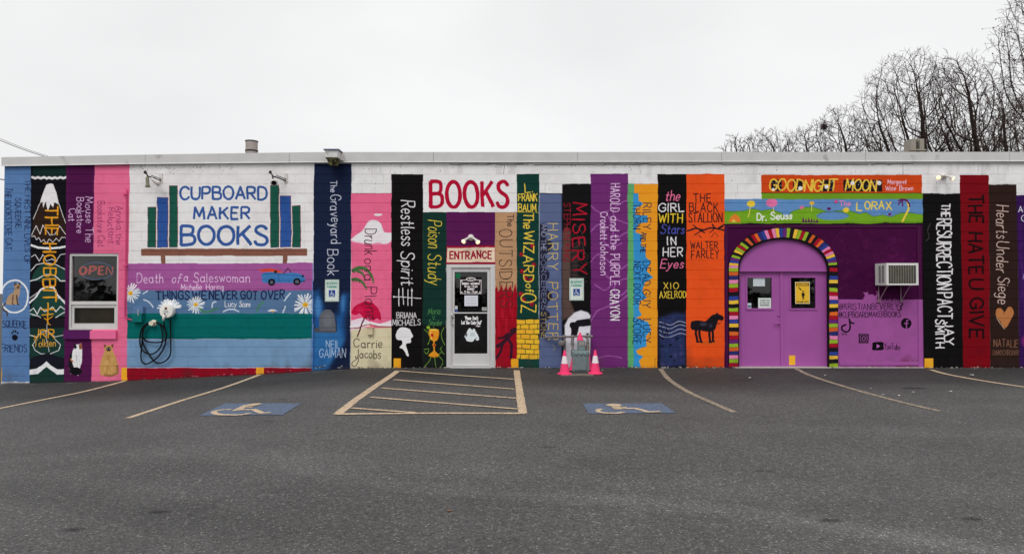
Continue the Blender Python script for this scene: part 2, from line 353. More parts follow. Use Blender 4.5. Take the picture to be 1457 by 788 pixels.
# ------------------------------------------------------------------ the painted wall: colours in photograph sRGB
KW = 170.0; WX0, WX1, WZ0, WZ1 = -11.0, 13.6, -0.6, 4.65
def wall_tf(q):
    a = (q[:, 0]-CX)/F; b = (CY-q[:, 1])/F; y = math.cos(TH)-b*math.sin(TH); z = math.sin(TH)+b*math.cos(TH); t = D/y
    return np.stack([(a*t-WX0)*KW, (WZ1-(HC+z*t))*KW], 1)
C = Canvas(int((WX1-WX0)*KW), int((WZ1-WZ0)*KW), wall_tf, KW/67.2, (222,220,220))
BLK = (13,11,12); WHT = (222,218,220)
def jag(x0, x1, y, am, n, seed):
    g = random.Random(seed); return [(x0+(x1-x0)*i/n, y+g.uniform(-am, am)) for i in range(n+1)]
# ---- wear on the white wall
g = random.Random(11)
for i in range(230):                                   # paint chips and rust specks
    x = g.uniform(187, 1400); y = g.choice([g.uniform(232, 248), g.uniform(232, 262), g.uniform(236, 350)])
    C.ell(x, y, g.uniform(.25, .8), g.uniform(.3, 1.1), (95,88,88), g.uniform(.25, .8))
for i in range(70):
    x = g.uniform(190, 445); C.ell(x, 233.5+abs(g.gauss(0, 1.6)), g.uniform(.5, 2.4), g.uniform(.3, 1.0), (70,62,60), g.uniform(.4, .9))
for i in range(40):                                    # faint run stains from the flashing
    x = g.uniform(190, 1450); C.stroke([(x, 231), (x+g.uniform(-1, 1), g.uniform(238, 262))], g.uniform(2, 9), (150,147,146), g.uniform(.08, .22), soft=3)
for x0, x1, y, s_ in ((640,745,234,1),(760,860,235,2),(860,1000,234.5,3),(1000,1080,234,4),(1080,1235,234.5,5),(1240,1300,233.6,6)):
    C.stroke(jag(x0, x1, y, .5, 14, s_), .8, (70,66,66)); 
C.stroke([(860,230),(861,234.5)], .8, (80,75,75)); C.stroke([(1285,234),(1285,248)], .6, (120,116,116))
C.stroke([(704,249),(717,248),(718,234),(752,234.5)], .7, (120,116,116))
for q in ([(250,272),(252,264),(262,264)], [(250,291),(263,291),(263,304),(277,304),(277,317),(289,317),(289,330),(302,331),(303,343),(314,344),(314,358),(327,359),(327,371),(340,372)]):
    C.stroke(q, .7, (140,138,140), .8)
for i in range(26):                                    # odd visible block joints
    x = g.uniform(190, 1440); k = g.choice([0, -1, 1, 2]); y = 261.7+13.66*k; C.stroke([(x, y), (x, y-13.6)], .5, (150,147,148), .6)
for x in (420, 1392, 1420, 541, 529): C.stroke([(x, 234), (x, 248)], .5, (150,147,148), .7)
# ---- left blue spine
C.rect(-30, 225, 44.5, 560, (84,119,166)); C.poly([(44,225),(96,225),(93,380),(91,560),(42,560)], (13,12,18))
NV = (26,36,72)
C.down('THE FIRST NINE LIVES OF', 35, 256, 375, 8, NV, .9, jit=.06); C.down('SQUEEKIE.', 22.5, 282, 326, 7.5, NV, .9, jit=.06)
C.down('THE BOOKSTORE CAT', 7.5, 267.6, 355, 9, NV, .9, jit=.06)
C.ell(20.8, 421.4, 21, 24.5, (222,222,226)); C.ell(20.8, 421.4, 18.6, 22, (88,123,170))
CT = (172,142,112); DK = (70,52,44)
C.poly([(8,432),(10,424),(14,419),(19,416),(21,410),(28,409),(29,416),(26,424),(27,432),(14,433)], CT); C.ell(25, 407.5, 5, 4.6, (160,130,102))
C.poly([(20,406),(20.6,401),(24,404.5)], DK); C.poly([(26,404),(29.2,400.6),(29.6,407)], DK); C.ell(26, 408.5, 1.8, 1.7, DK)
C.stroke([(24,420),(25.5,432),(27,433)], 1.8, DK); C.stroke([(19,420),(18,431),(20,433)], 1.6, (95,72,58)); C.stroke([(8,431),(3,436),(5,441),(10,443),(11,449)], 2.0, DK)
C.across('SQUEEKIE', 4, 37.5, 466, 9.5, NV, 1.0, jit=.07); C.ell(21, 479.5, 4, 4.2, (18,18,30))
for a, b in ((17.6,473),(20.2,470.8),(23,470.8),(25.6,473)): C.ell(a, b, 1.1, 1.9, (18,18,30))
C.across('FRIENDS', 1, 38, 500.5, 10.5, NV, 1.0, jit=.07)
C.rect(-3, 522.5, 3, 560, (240,165,40)); C.stroke(jag(3, 41, 544.5, .8, 12, 5), 3, (205,208,214))
# ---- dark mountain spine
DG = (16,42,38)
C.rect(46.5, 225, 95, 251, DG)
C.stroke([(46+i*4, 253+(.8 if i % 2 else -.8)) for i in range(13)], 3.4, WHT)
C.poly([(93,317),(84,290),(78,266),(72,260.5),(66,263),(61,275),(47,312),(45,350),(93,350)], (44,28,22))
C.poly([(72,260.5),(66,262.5),(61,275),(56,290),(60,287),(61,296),(65,287),(68,300),(72,290),(76,296),(77,288),(84,291),(80,272),(76,262)], WHT)
C.stroke([(47,312),(56,290)], 1, WHT); C.stroke([(84,290),(93,317)], 1, WHT)
C.stroke([(45,335),(51,321),(57,333),(61,320),(70,334),(78,333),(84,321),(93,333)], 1, WHT)
C.poly([(45,337),(55,340),(62,350),(75,344),(85,342),(93,336),(93,352),(45,352)], (13,12,18))
C.stroke([(45,337),(49,336),(52,341),(55,338),(58,344),(62,341),(66,347),(70,340),(75,345),(80,339),(84,343),(88,337),(93,338)], 1, WHT)
C.stroke([(44.5,349),(55,352.5),(70,354),(84,352.5),(94,350)], 3, (226,224,226))
C.stroke([(44.5,365),(50,362),(56,371),(61,362),(66,371),(74,368),(80,372),(86,362),(94,361)], 1, WHT)
C.poly([(44,400),(50,384),(60,375),(72,374),(84,379),(93,385),(93,400)], (26,62,54)); C.stroke([(44,385),(52,376),(62,374),(78,375),(93,383)], 1.2, WHT)
C.stroke([(43.5,399.5),(52,398),(62,391),(68,390),(78,392),(86,399),(93,399.5)], 1.6, WHT)
C.poly([(43,440),(52,420),(62,410),(74,409),(82,420),(93,433),(93,450),(43,450)], (26,62,54))
C.stroke([(43,430),(50,424),(58,412),(66,408),(76,409),(82,420),(93,432)], 2.6, WHT); C.stroke([(43,424),(56,414)], 1, WHT); C.stroke([(82,424),(93,428)], 1, WHT)
C.stroke([(43,442),(48,438),(53,447),(58,437),(64,443),(75,437),(80,443),(86,436),(93,441)], 1.4, WHT)
C.stroke([(43,446),(56,450),(68,460),(82,450),(93,443)], 1.2, WHT)
C.rect(42, 466, 92, 560, (23,52,46)); C.rect(42, 452, 92, 466, (24,22,28)); C.stroke([(42,476),(52,479),(60,472),(68,470),(78,479),(92,476)], .9, WHT)
C.stroke([(52,482),(46,490),(50,498),(58,503),(64,503)], 1, WHT); C.stroke([(78,482),(86,490),(84,498),(72,503)], 1, WHT); C.stroke([(67,460),(66,480),(70,500)], .8, WHT)
C.poly([(42,511),(56,505),(67,502),(78,505),(92,509),(92,532),(80,531),(66,514),(52,531),(42,531)], (22,22,34))
C.poly([(42,533),(42,526),(52,524),(60,519),(66,513),(74,520),(82,525),(92,525),(92,532),(82,533),(66,521),(54,532)], (226,224,228))
GD = (222,152,34)
C.down('THE', 64.7, 294, 333, 17, GD, 2.3); C.down('HOBBIT', 62, 347, 429, 17.5, GD, 2.3)
C.stroke([(68.5,431),(68.5,460)], 2, GD); C.stroke([(59,440),(78,440)], 1.6, GD); C.stroke([(60,448),(76,446)], 1.6, GD); C.stroke([(63,452),(68,455),(75,450)], 1.4, GD); C.stroke([(69,460),(72,462)], 1.2, GD)
C.across('JRR', 49, 77.5, 480.5, 12, GD, 1.7); C.across('Tolkien', 48, 79, 493, 10, (205,150,60), 1.2, jit=.08)
# ---- purple and pink cat spines
C.poly([(94.5,225),(134.5,225),(132,375),(129.5,560),(91,560),(93,380)], (78,18,70)); C.rect(98, 240, 131, 300, (66,10,58), .5)
C.poly([(134.5,225),(185,225),(181.5,560),(129.5,560),(132,375)], (220,104,142))
LV = (222,190,224)
C.down('Mouse The', 121.5, 280, 344.5, 10.5, LV, .9, jit=.06); C.down('Bookstore', 109, 281, 331, 10, LV, .9, jit=.06); C.down('Cat', 97.5, 297, 314.5, 9.5, LV, .9, jit=.06)
PK = (128,44,88)
C.down('Annika the', 165.5, 293, 348, 9.5, PK, .8, jit=.06); C.down('Reluctant', 154.5, 295.5, 346, 9.5, PK, .8, jit=.06); C.down('Bookstore Cat', 138.5, 286, 350.5, 10, PK, .8, jit=.06)
# black and white cat
C.poly([(98,520),(99,508),(104,498),(106,494),(105,488),(108,490),(112,490),(116,487.6),(117,495),(117,503),(116,515),(113,526),(112,534),(101,532)], (228,226,230))
C.poly([(105,488),(108,490),(109,495),(106,497)], (20,20,26)); C.poly([(116,487.6),(112,491),(113,497),(117,496)], (150,90,60)); C.poly([(97.5,519),(99,505),(103,500),(102,512),(106,524),(100,527)], (24,22,28))
C.ell(108, 528, 8.5, 5.6, (16,14,20)); C.stroke([(101,511),(104,514)], 2, (180,110,70)); C.ell(109, 493.4, .6, .6, (30,40,30)); C.ell(113.4, 493.4, .6, .6, (30,40,30)); C.stroke([(108,503),(110,519)], .7, (170,168,176))
for i in range(14): C.stroke([(g.uniform(104,115), g.uniform(500,520)), (g.uniform(104,115), g.uniform(503,522))], .4, (185,182,190), .6)
# fluffy tan cat
C.poly([(143,532),(142,520),(145,508),(149,499),(147.5,489.5),(151,491),(157,491),(161,488.6),(160.5,498),(164,506),(168,516),(169.5,526),(165,534),(150,535)], (190,146,86))
C.ell(154.5, 496.4, 3.6, 3.0, (64,44,38)); C.ell(152.6, 495.6, .7, .6, (215,225,220)); C.ell(156.4, 495.6, .7, .6, (215,225,220)); C.poly([(147.5,489.5),(151,491),(149,495)], (90,60,44)); C.poly([(161,488.6),(157.5,491),(160,495)], (90,60,44))
for i in range(60):
    x = g.gauss(155, 5); y = g.uniform(503, 531); C.stroke([(x, y), (x+(x-155)*.15, y+g.uniform(3, 6))], g.uniform(.4, .9), g.choice([(150,108,58),(214,176,116),(170,126,70)]), .6)
C.stroke([(167,520),(168,530),(160,534),(150,533)], 3.4, (150,106,64))
C.rect(173, 522.5, 181, 560, (244,168,40))
# ---- big white sign panel
C.poly([(185,225),(447,225),(445,375),(183,375)], (224,221,221))
for i in range(60):
    x = g.uniform(186, 330); C.ell(x, 233+abs(g.gauss(0, 7)), g.uniform(.3, .8), g.uniform(.3, .9), (85,75,72), g.uniform(.4, .9))
for i in range(4):
    C.stroke(jag(186, 445, 275+13.66*(i*2), .4, 20, i), .5, (176,173,176), .5)
GR = (24,82,68); BL = (44,82,150); EDG = (120,60,66)
for x0, x1, y0, c in ((210.6,221.3,295,GR),(224,238,281.4,BL),(240.8,252,264.6,GR),(385,396.4,264,GR),(399,413.7,279,BL),(416.4,427.3,293,GR)):
    C.rect(x0-.6, y0-.6, x1+.8, 352, EDG); C.rect(x0, y0, x1, 351.6, c)
C.rect(201, 353.6, 436.6, 363.8, (128,84,70)); C.rect(229, 363, 235, 376, (128,84,70)); C.rect(402.5, 363, 408.7, 376, (128,84,70))
for i in range(26):
    x = g.uniform(202, 410); y = g.uniform(355, 363); C.stroke([(x, y), (x+g.uniform(8, 26), y+g.uniform(-.6, .6))], .6, g.choice([(150,104,88),(108,68,58)]), .5)
SB = (52,86,150)
C.across('CUPBOARD', 256.5, 379.5, 283.6, 17.6, SB, 3.2, butt=True, gap=.2); C.across('MAKER', 276, 355, 312, 16.6, SB, 3.2, butt=True, gap=.25)
C.across('BOOKS', 257.5, 380, 347.9, 25.8, SB, 4.4, butt=True, gap=.18)
# ---- horizontal stripes
C.poly([(182,375),(445.5,374),(445.5,413),(181,413)], (156,84,146)); C.rect(181, 413, 445, 446, (82,112,148)); C.rect(181, 446, 444.5, 482, (0,98,96)); C.rect(181, 482, 444, 523, (112,146,180))
C.rect(181, 522.6, 445, 548, (138,8,30)); C.stroke([(181,482.3),(445,482)], .6, (190,170,190)); C.stroke([(181,446.2),(445,446)], .6, (150,170,180)); C.stroke([(181,522.8),(445,522.6)], 1, (190,160,180))
C.stroke([(444.6,375),(444.2,523)], .9, (205,140,170))
for i in range(30):
    x = g.uniform(183, 440); y = np.interp(x, [181, 445], [541, 527]); C.ell(x, y-abs(g.gauss(0, 1.4)), g.uniform(.4, 1.8), g.uniform(.3, .8), (190,150,150), .7)
LP = (226,196,226)
C.across('Death', 195, 232, 402, 13, LP, 1.0, jit=.03); C.across('of', 245, 257, 402, 12, LP, 1.0, slant=.2); C.across('a', 262, 267.5, 399, 11, LP, 1.0); C.across('Saleswoman', 276, 355, 401, 13, LP, 1.0, jit=.03)
C.across('Michelle', 258, 287, 412, 8.2, LP, .9); C.across('Haring', 293.5, 318, 412, 8.2, LP, .9)
# painted blue convertible
CB = (62,118,176)
C.poly([(373,396),(371,391),(376,387.6),(386,386.4),(395,387.5),(404,388.6),(414,388),(424,389),(431,391.5),(434,396),(434,400.5),(428,403),(376,402),(372,399)], CB)
C.poly([(366,382.5),(374,383),(384,381.6),(396,384),(404,388),(396,388),(384,386.4),(374,386.6)], (208,70,48)); C.stroke([(404,388.6),(410,381.6)], 1.1, (20,24,40)); C.stroke([(410,381.6),(414,388)], .8, (20,24,40))
C.ell(392, 386.6, 2.2, 2, (50,30,34)); C.stroke([(374,389.5),(390,389),(430,393)], .6, (30,60,110)); C.stroke([(396,389),(397,400),(414,400)], .5, (30,60,110))
for x in (386.6, 422.4): C.ell(x, 401, 5.2, 5, (16,16,22)); C.ell(x, 401, 2.6, 2.6, (90,96,110))
C.ell(431, 393, 1.4, 1.8, (20,24,50)); C.stroke([(427,401),(434,400)], 1, (24,28,50))
C.across('THINGS', 222, 270, 426, 12, NV, 1.9, gap=.28); C.across('WE', 274, 294, 426, 12, NV, 1.9); C.across('NEVER', 298, 337, 425.6, 12, NV, 1.9, gap=.28); C.across('GOT', 343, 366, 425.4, 12, NV, 1.9, gap=.28); C.across('OVER', 372, 405, 425, 12, NV, 1.9, gap=.28)
C.across('Lucy', 320.5, 337, 436, 7.5, WHT, .9); C.across('Score', 341, 356.5, 436, 7.5, WHT, .9)
def daisy(x, y, r, sd_, ry=1.0, a0=0, a1=360):
    gg = random.Random(sd_); n = int(20)
    for i in range(n):
        t = R(a0+(a1-a0)*i/n+gg.uniform(-5, 5)); rr = r*gg.uniform(.85, 1.08)
        C.poly([(x, y), (x+rr*.6*math.cos(t-.12), y+ry*rr*.6*math.sin(t-.12)), (x+rr*math.cos(t-.06), y+ry*rr*math.sin(t-.06)), (x+rr*math.cos(t+.06), y+ry*rr*math.sin(t+.06)), (x+rr*.6*math.cos(t+.12), y+ry*rr*.6*math.sin(t+.12))], gg.choice([(228,230,234),(206,212,222),(238,238,240)]))
    C.ell(x, y, r*.24, r*.22, (232,176,50)); C.ell(x+.6, y+.6, r*.12, r*.1, (205,140,40))
daisy(186, 417, 14, 1); daisy(241, 438, 17, 2, .75, 175, 365); daisy(279, 433, 12, 3); daisy(434, 433.5, 16.5, 4)
C.rect(150, 380, 181.2, 446, (220,104,142)); C.rect(181, 446, 445, 452, (0,98,96)); C.rect(445.2, 400, 450, 460, (26,36,72))
for q, c in (([(284,438),(290,443),(300,442),(310,438)], (60,128,66)), ([(366,443),(368,436),(375,429)], (60,128,66)), ([(205,427),(212,430),(217,437)], (190,200,214)), ([(318,443),(325,440),(333,440),(340,443)], (190,200,214)), ([(302,437),(303,431),(307,429)], (190,200,214)), ([(405,428),(410,421),(413,417)], (190,200,214)), ([(403,445),(406,436)], (190,200,214)), ([(204,418),(210,414)], (190,200,214))): C.stroke(spline(q), 2, c)
daisy(388, 443, 7, 5, .5, 180, 360); C.rect(181, 446, 445, 450, (0,98,96))
C.rect(364.5, 522.5, 375.5, 548, (244,168,40))
# ---- navy spine
C.poly([(447,225),(500.5,225),(499,380),(498,560),(445,560),(446,375)], (20,31,58)); LW = (206,208,222)
C.poly([(446,445),(446,416),(453,412),(457,428),(462,446),(470,449),(482,446),(485,424),(490,417),(495,418),(494,440),(490,455),(492,480),(488,495),(480,508),(470,522),(462,534),(445,534)], (30,80,138), 1, 9)
C.poly([(446,470),(480,462),(490,486),(474,512),(466,523),(446,530)], (48,108,164), .8, 8); C.ell(452, 436, 5, 14, (90,150,205), .6, 6); C.ell(488, 430, 3, 12, (80,140,196), .6, 5)
C.poly([(498,470),(490,492),(476,510),(472,523),(498,523)], (16,28,56), .85, 8); C.rect(445, 500, 466, 523, (32,86,146), .5)
C.down('The', 470.6, 257, 273, 9, LW, 1.0); C.down('Graveyard', 470.6, 277, 346, 14.5, LW, 1.1); C.down('Book', 466, 355, 391, 14.5, LW, 1.1)
C.poly([(453.5,471),(454,450),(457,443),(463,440),(470,440.5),(475.5,446),(477.5,460),(478,471)], (92,94,102)); C.ell(466, 455, 7, 9, (120,122,130), .5, 6); C.poly([(447,466),(454,465),(454,470),(478,470),(478,473),(447,472)], (70,74,84)); C.stroke([(478,450),(478.6,470)], 1.6, (40,44,56))
C.across('NEIL', 464, 483, 494.6, 10.5, (176,190,214), .9, jit=.06); C.across('GAIMAN', 454.5, 492, 508.5, 12, (176,190,214), .9, jit=.05)
C.stroke([(444.8,375),(444.8,530)], .8, (70,120,190))
# ---- pink beach spine
C.rect(499.5, 275.6, 558, 560, (222,100,138)); C.stroke([(500,275.8),(557,275.8)], .6, (190,80,120))
C.poly(spline([(499.6,341),(507,334),(516,327),(524,315),(533,313),(541,317),(547,330),(557,331),(557,342),(549,347),(538,345),(527,347),(514,347),(505,344)], True), (230,222,226), 1, 1.5); C.ell(538, 305.6, 6, 1.8, WHT)
C.stroke([(501,344),(520,347),(540,347),(552,346)], 1.5, (244,170,196), .7)
GRN = (52,94,52)
for q, w0 in (([(500,385),(510,380),(521,382),(529,391),(532,402)], 5.5), ([(500,397),(508,396),(517,401),(523,411)], 5.0), ([(506,384),(516,388),(520,396)], 3.5)):
    sp_ = spline(q); m_ = len(sp_); up_, dn_ = [], []
    for i in range(m_):
        t = sp_[min(i+1, m_-1)]-sp_[max(i-1, 0)]; t = t/np.hypot(*t); n_ = np.array([-t[1], t[0]]); w_ = w0*(1-.75*(i/(m_-1))**2)
        up_.append(sp_[i]-n_*w_*.3); dn_.append(sp_[i]+n_*w_*(1.0 if i % 2 else .45)+t*(1.2 if i % 2 else 0))
    C.poly(up_+dn_[::-1], GRN)
    for i in range(0, m_-1, 1): C.stroke([sp_[i], dn_[i]], .6, g.choice([(38,74,40),(86,128,70),(60,104,56)]))
    C.stroke(sp_, .8, (92,128,72))
C.rect(499.5, 466, 557, 560, (206,196,164)); C.poly([(499,470),(499,456),(515,452),(534,462),(548,458),(557,455),(557,466),(546,464),(530,462),(514,467)], (244,206,218)); C.stroke([(499,467),(510,466),(524,461),(538,464),(557,465)], 1.6, (150,96,86)); C.stroke([(499,464),(514,461),(528,459),(540,461),(557,462)], 2.4, (240,226,230))
C.stroke([(519,450),(508.5,478.5)], 1.9, (86,34,40))
C.poly(spline([(500,444),(507,434),(520,429),(531,431),(540,441),(542,455),(536,453),(531,456),(524,452),(518,453),(512,446),(506,448)], True), (186,14,62)); C.stroke([(521,430),(530,440),(532,455)], .8, (120,6,40)); C.stroke([(519,430),(514,438),(512,446)], .8, (120,6,40)); C.ell(512, 440, 5, 4, (214,40,86), .6, 3)
BK = (60,28,40)
C.down('Drunk', 519, 326, 362, 17, BK, 1.1); C.down('on', 519, 368, 385, 14, BK, 1.1); C.down('a', 519, 391, 399, 14, BK, 1.1); C.down('Plane', 520, 408, 455, 16, BK, 1.1)
C.across('Carrie', 503, 544, 494, 12, (70,62,54), 1.1); C.across('Jacobs', 506, 542, 509, 12, (70,62,54), 1.1); C.stroke(spline([(508,510),(501,517),(505,521),(510,514),(509,506)]), 1.0, (70,62,54))
# ---- black Restless Spirit spine
C.rect(557, 248, 602, 560, BLK); C.stroke([(557,249),(557,275)], .8, (90,60,90))
C.down('Restless', 571, 285, 349, 19, WHT, 1.6, slant=.12); C.down('Spirit', 571, 358, 404, 19, WHT, 1.6, slant=.12)
C.stroke([(560,421.5),(599,424)], 1.3, WHT)
for x in (568, 573.5, 580.5, 586): C.stroke([(x, 408+g.uniform(0,5)), (x+g.uniform(-1,1), 437-g.uniform(0,6))], 1.4, WHT)
C.ell(560.5, 421.6, 1.4, 1.4, WHT); C.ell(586, 413, 1.4, 1.6, WHT)
C.across('BRIANA', 564.5, 593, 452.5, 8, WHT, 1.0); C.across('MICHAELS', 558.5, 598.5, 462.5, 8, WHT, 1.0)
C.poly(spline([(569,466),(576,465.6),(583,468),(586,474),(588.4,479),(585,482),(585,487),(578,489),(579,496),(582,505),(580,507),(574,497),(568.5,494),(572,489),(571,484),(565,483),(562.6,477),(565,470)], True), (226,224,226))
C.rect(560, 509, 570.5, 524, (244,160,34))
# ---- green Poison Study spine
C.rect(602, 302, 635, 560, (16,48,42)); C.rect(602, 462, 635, 560, (18,22,20), .85); YL = (226,196,64)
C.down('Poison', 609.5, 313, 352, 18, YL, 1.2, slant=.15); C.down('Study', 609.5, 361, 404, 18, YL, 1.2, slant=.15)
C.across('Maria', 609, 626, 447, 9, (74,128,70), .8, slant=.2); C.across('V.', 615, 620, 455, 6, (74,128,70), .8); C.across('Snyder', 610, 629, 463, 8, (74,128,70), .8, slant=.2)
for q in ([(604,469),(609,473),(612,481),(609,490)], [(632,466),(628,474),(629,482),(633,490)], [(614,505),(611,513),(604,521)], [(618,508),(619,516),(620,522)], [(624,506),(630,514),(627,521)], [(604,497),(610,496),(608,503),(604,500)], [(630,500),(626,496),(629,492)], [(622,508),(627,501),(632,503)]): C.stroke(spline(q), .9, (110,152,48))
C.ell(610, 466, 2.4, 2.2, (140,180,50))
C.poly(spline([(611,469),(617,468.4),(624,468.8),(624.6,476),(622.6,482.6),(619,485.4),(618.4,488),(620,490.6),(618.4,493.4),(618.8,499),(623,503),(624,506),(617.5,508),(610.6,506.4),(611.4,503),(616,499),(616.4,493.4),(615,490.6),(616.6,488),(616,485.4),(612,482.6),(610.6,476)], True, 3), (214,140,34)); C.ell(617.5, 469, 6.4, 1.2, (240,190,80)); C.stroke([(613,472),(614,482)], 1, (250,210,110)); C.ell(615, 477, 2, 2.4, (170,40,30)); C.ell(618, 491, 1.6, 1.8, (170,60,30))
# ---- BOOKS, purple over the door, ENTRANCE board
C.rect(602, 248, 735, 302, (224,221,221)); RD = (172,12,48)
C.across('BOOKS', 613, 722.5, 294.9, 36.6, RD, 5.3, butt=True, gap=.24)
C.rect(634.6, 302, 704.6, 350, (84,22,76)); C.rect(634.6, 349.5, 704.6, 376, (150,20,50)); C.rect(635.6, 352.4, 704, 372.8, (226,204,180)); C.across('ENTRANCE', 640.2, 699, 367.6, 9.8, (150,16,44), 2.0, gap=.3)
# ---- The Outsiders spine
C.rect(704.6, 302, 736, 560, (178,138,104)); C.poly([(704.6,560)]+[(704.6,412)]+[(704.6+i*2.2, 411+(-5 if i % 3 == 1 else 5 if i % 3 == 2 else 0)+g.uniform(-2,2)) for i in range(15)]+[(736,410),(736,560)], (150,10,30), 1, 1.5)
for i in range(16):
    x = g.uniform(706, 734); y = g.uniform(412, 460); C.stroke([(x, y), (x+g.uniform(-1,1), y+g.uniform(12, 36))], g.uniform(1, 3), g.choice([(138,8,30),(190,30,50)]), .5, soft=1)
BR = (56,40,36)
C.down('The', 722, 305.5, 322, 8.6, BR, 1.1); C.down('OUTSIDERS', 711, 326, 436, 18, BR, 1.1, gap=.28)
for q, w_ in (([(734,470),(724,478),(716,487),(708,492)], 5), ([(722,480),(728,492),(727,508)], 4), ([(716,487),(712,500),(706,509)], 3.5), ([(709,481),(716,480),(723,474)], 3), ([(728,470),(734,468)], 5)): C.stroke(q, w_, (46,22,38), .92)
C.rect(727.5, 509.6, 738, 560, (244,160,34))
# ---- Wizard of Oz spine
C.rect(735.5, 248, 767, 454, (14,54,48)); C.stroke([(736,302.3),(766,302)], .9, (200,180,70)); YO = (224,190,66)
C.across('L.', 747, 757, 274, 12.5, YO, 1.5); C.across('FRANK', 737.5, 764, 286, 10, YO, 1.5); C.across('BAUM', 737.5, 763, 301, 10.5, YO, 1.5)
for x, y in ((742,362),(758,350),(760,376),(743,386),(748,396),(756,398),(741,418),(757,432),(745,426)): 
    C.ell(x, y, 3.6, 3.6, (120,16,36)); C.ell(x-.6, y-.6, 1.6, 1.5, (170,34,50))
C.down('The', 745.5, 303.5, 325, 14, YO, 1.7); C.down('WIZARD', 745.5, 329, 401, 14, YO, 1.8, gap=.26); C.down('of', 748, 404, 415, 11, YO, 1.4); C.down('OZ', 741, 417, 444, 21, YO, 1.8)
C.rect(735.5, 453.5, 768, 510, (34,50,34))
for r in range(8):
    y = 454.4+r*7; off = (0, -6)[r % 2]+g.uniform(-1, 1)
    for k in range(4):
        x0 = 735.8+off+k*12.2; x1 = min(x0+11.4, 767.2); x0 = max(x0, 735.6)
        if x1-x0 > 1: C.poly([(x0,y+g.uniform(-.2,.3)),(x1,y+g.uniform(-.3,.3)),(x1,y+6.1),(x0,y+6.1+g.uniform(-.3,.3))], (236,176+g.randint(-6,6),46))
C.rect(738, 510, 768, 560, (18,62,52))
# ---- blue grey spine
C.rect(767.5, 275, 801, 560, (86,98,134)); C.stroke([(768,275.6),(799,275.6)], 1.4, (34,40,62)); C.stroke([(799.3,276),(799.3,520)], .9, (40,46,70))
C.poly([(768,318),(774,318),(778,322),(777,340),(786,345),(784,355),(776,362),(779,370),(777,380),(782,388),(781,395),(776,400),(778,410),(785,418),(786,424),(780,430),(777,440),(783,446),(782,452),(775,458),(778,468),(774,480),(768,478)], (30,32,52), .95, .6)
C.down('HARRY', 780, 318, 383, 13.5, (206,178,104), 1.1, jit=.05, gap=.3); C.down('POTTER', 780, 401, 483, 13.5, (206,170,84), 1.1, jit=.05, gap=.3)
C.down('AND THE', 770.6, 319, 357, 6.6, (150,152,176), .9, jit=.05); C.down('SORCERERS', 770.6, 361, 440, 6.6, (120,124,150), .9, jit=.05); C.down('STONE', 770.2, 444, 481, 6.6, (160,140,86), .9, jit=.05)
C.stroke(spline([(786,490),(790,494),(787,498)]), .7, (190,170,110), .7)
# ---- black Misery spine
C.rect(800, 262, 841, 560, (16,14,16)); C.poly([(800,330),(806,322),(812,330),(812,430),(818,445),(800,456)], (92,72,66), .9, 3); C.poly([(812,360),(824,340),(822,400),(814,420)], (60,50,50), .7, 5)
for i in range(12): C.stroke(spline([(812+g.uniform(-4,4), 330+i*6), (824+g.uniform(-3,3), 322+i*7), (832+g.uniform(-2,6), 345+i*5)]), .8, (110,100,96), .45)
C.poly([(803,462),(808,452),(818,444),(826,441),(836,444),(840,448),(840,560),(803,560)], (214,212,220), 1, 2); C.poly([(812,462),(820,455),(840,452),(840,462),(824,464),(820,478),(812,480)], (22,20,24), 1, 1); C.ell(815, 462, 5, 5, (22,20,24)); C.stroke([(816,466),(814,490)], 4, (22,20,24))
C.down('MISERY', 815, 289, 390, 18, (168,18,42), 2.1, jit=.08, gap=.3); C.down('STEPHEN KING', 802.5, 289, 371, 9, (134,20,36), 1.2)
# ---- purple Harold spine
C.rect(840.5, 247.5, 894, 560, (106,42,108)); LL = (160,94,168)
for q in ([(841,293),(852,302),(866,300)], [(893,285),(880,291),(872,300),(878,312),(893,318)], [(841,330),(852,320),(862,326),(858,340),(868,352),(884,346)], [(893,330),(880,338),(872,348)], [(841,372),(852,362),(866,372),(880,384),(893,376)], [(846,404),(860,412),(872,402),(862,392)], [(893,396),(880,400),(874,412),(884,420),(893,412)], [(841,455),(850,442),(864,436),(880,430),(893,420)], [(866,308),(872,330),(868,345)], [(850,509),(866,506),(884,508)]): C.stroke(spline(q), 1.8, LL, .75)
C.down('HAROLD', 868.5, 261.5, 301, 13, LP, 1.2, jit=.05, gap=.28); C.down('and', 868.5, 308, 328, 12, LP, 1.2); C.down('the', 868.5, 334, 355, 12, LP, 1.2); C.down('PURPLE', 868.5, 362, 405, 13, LP, 1.2, jit=.05, gap=.28); C.down('CRAYON', 868.5, 412, 455, 12.5, (232,226,236), 1.4, jit=.05, gap=.28)
C.down('Crockett', 854.5, 302, 341, 10.5, LP, 1.2, gap=.28); C.down('Johnson', 854.5, 345, 391, 10.5, LP, 1.2, gap=.28)
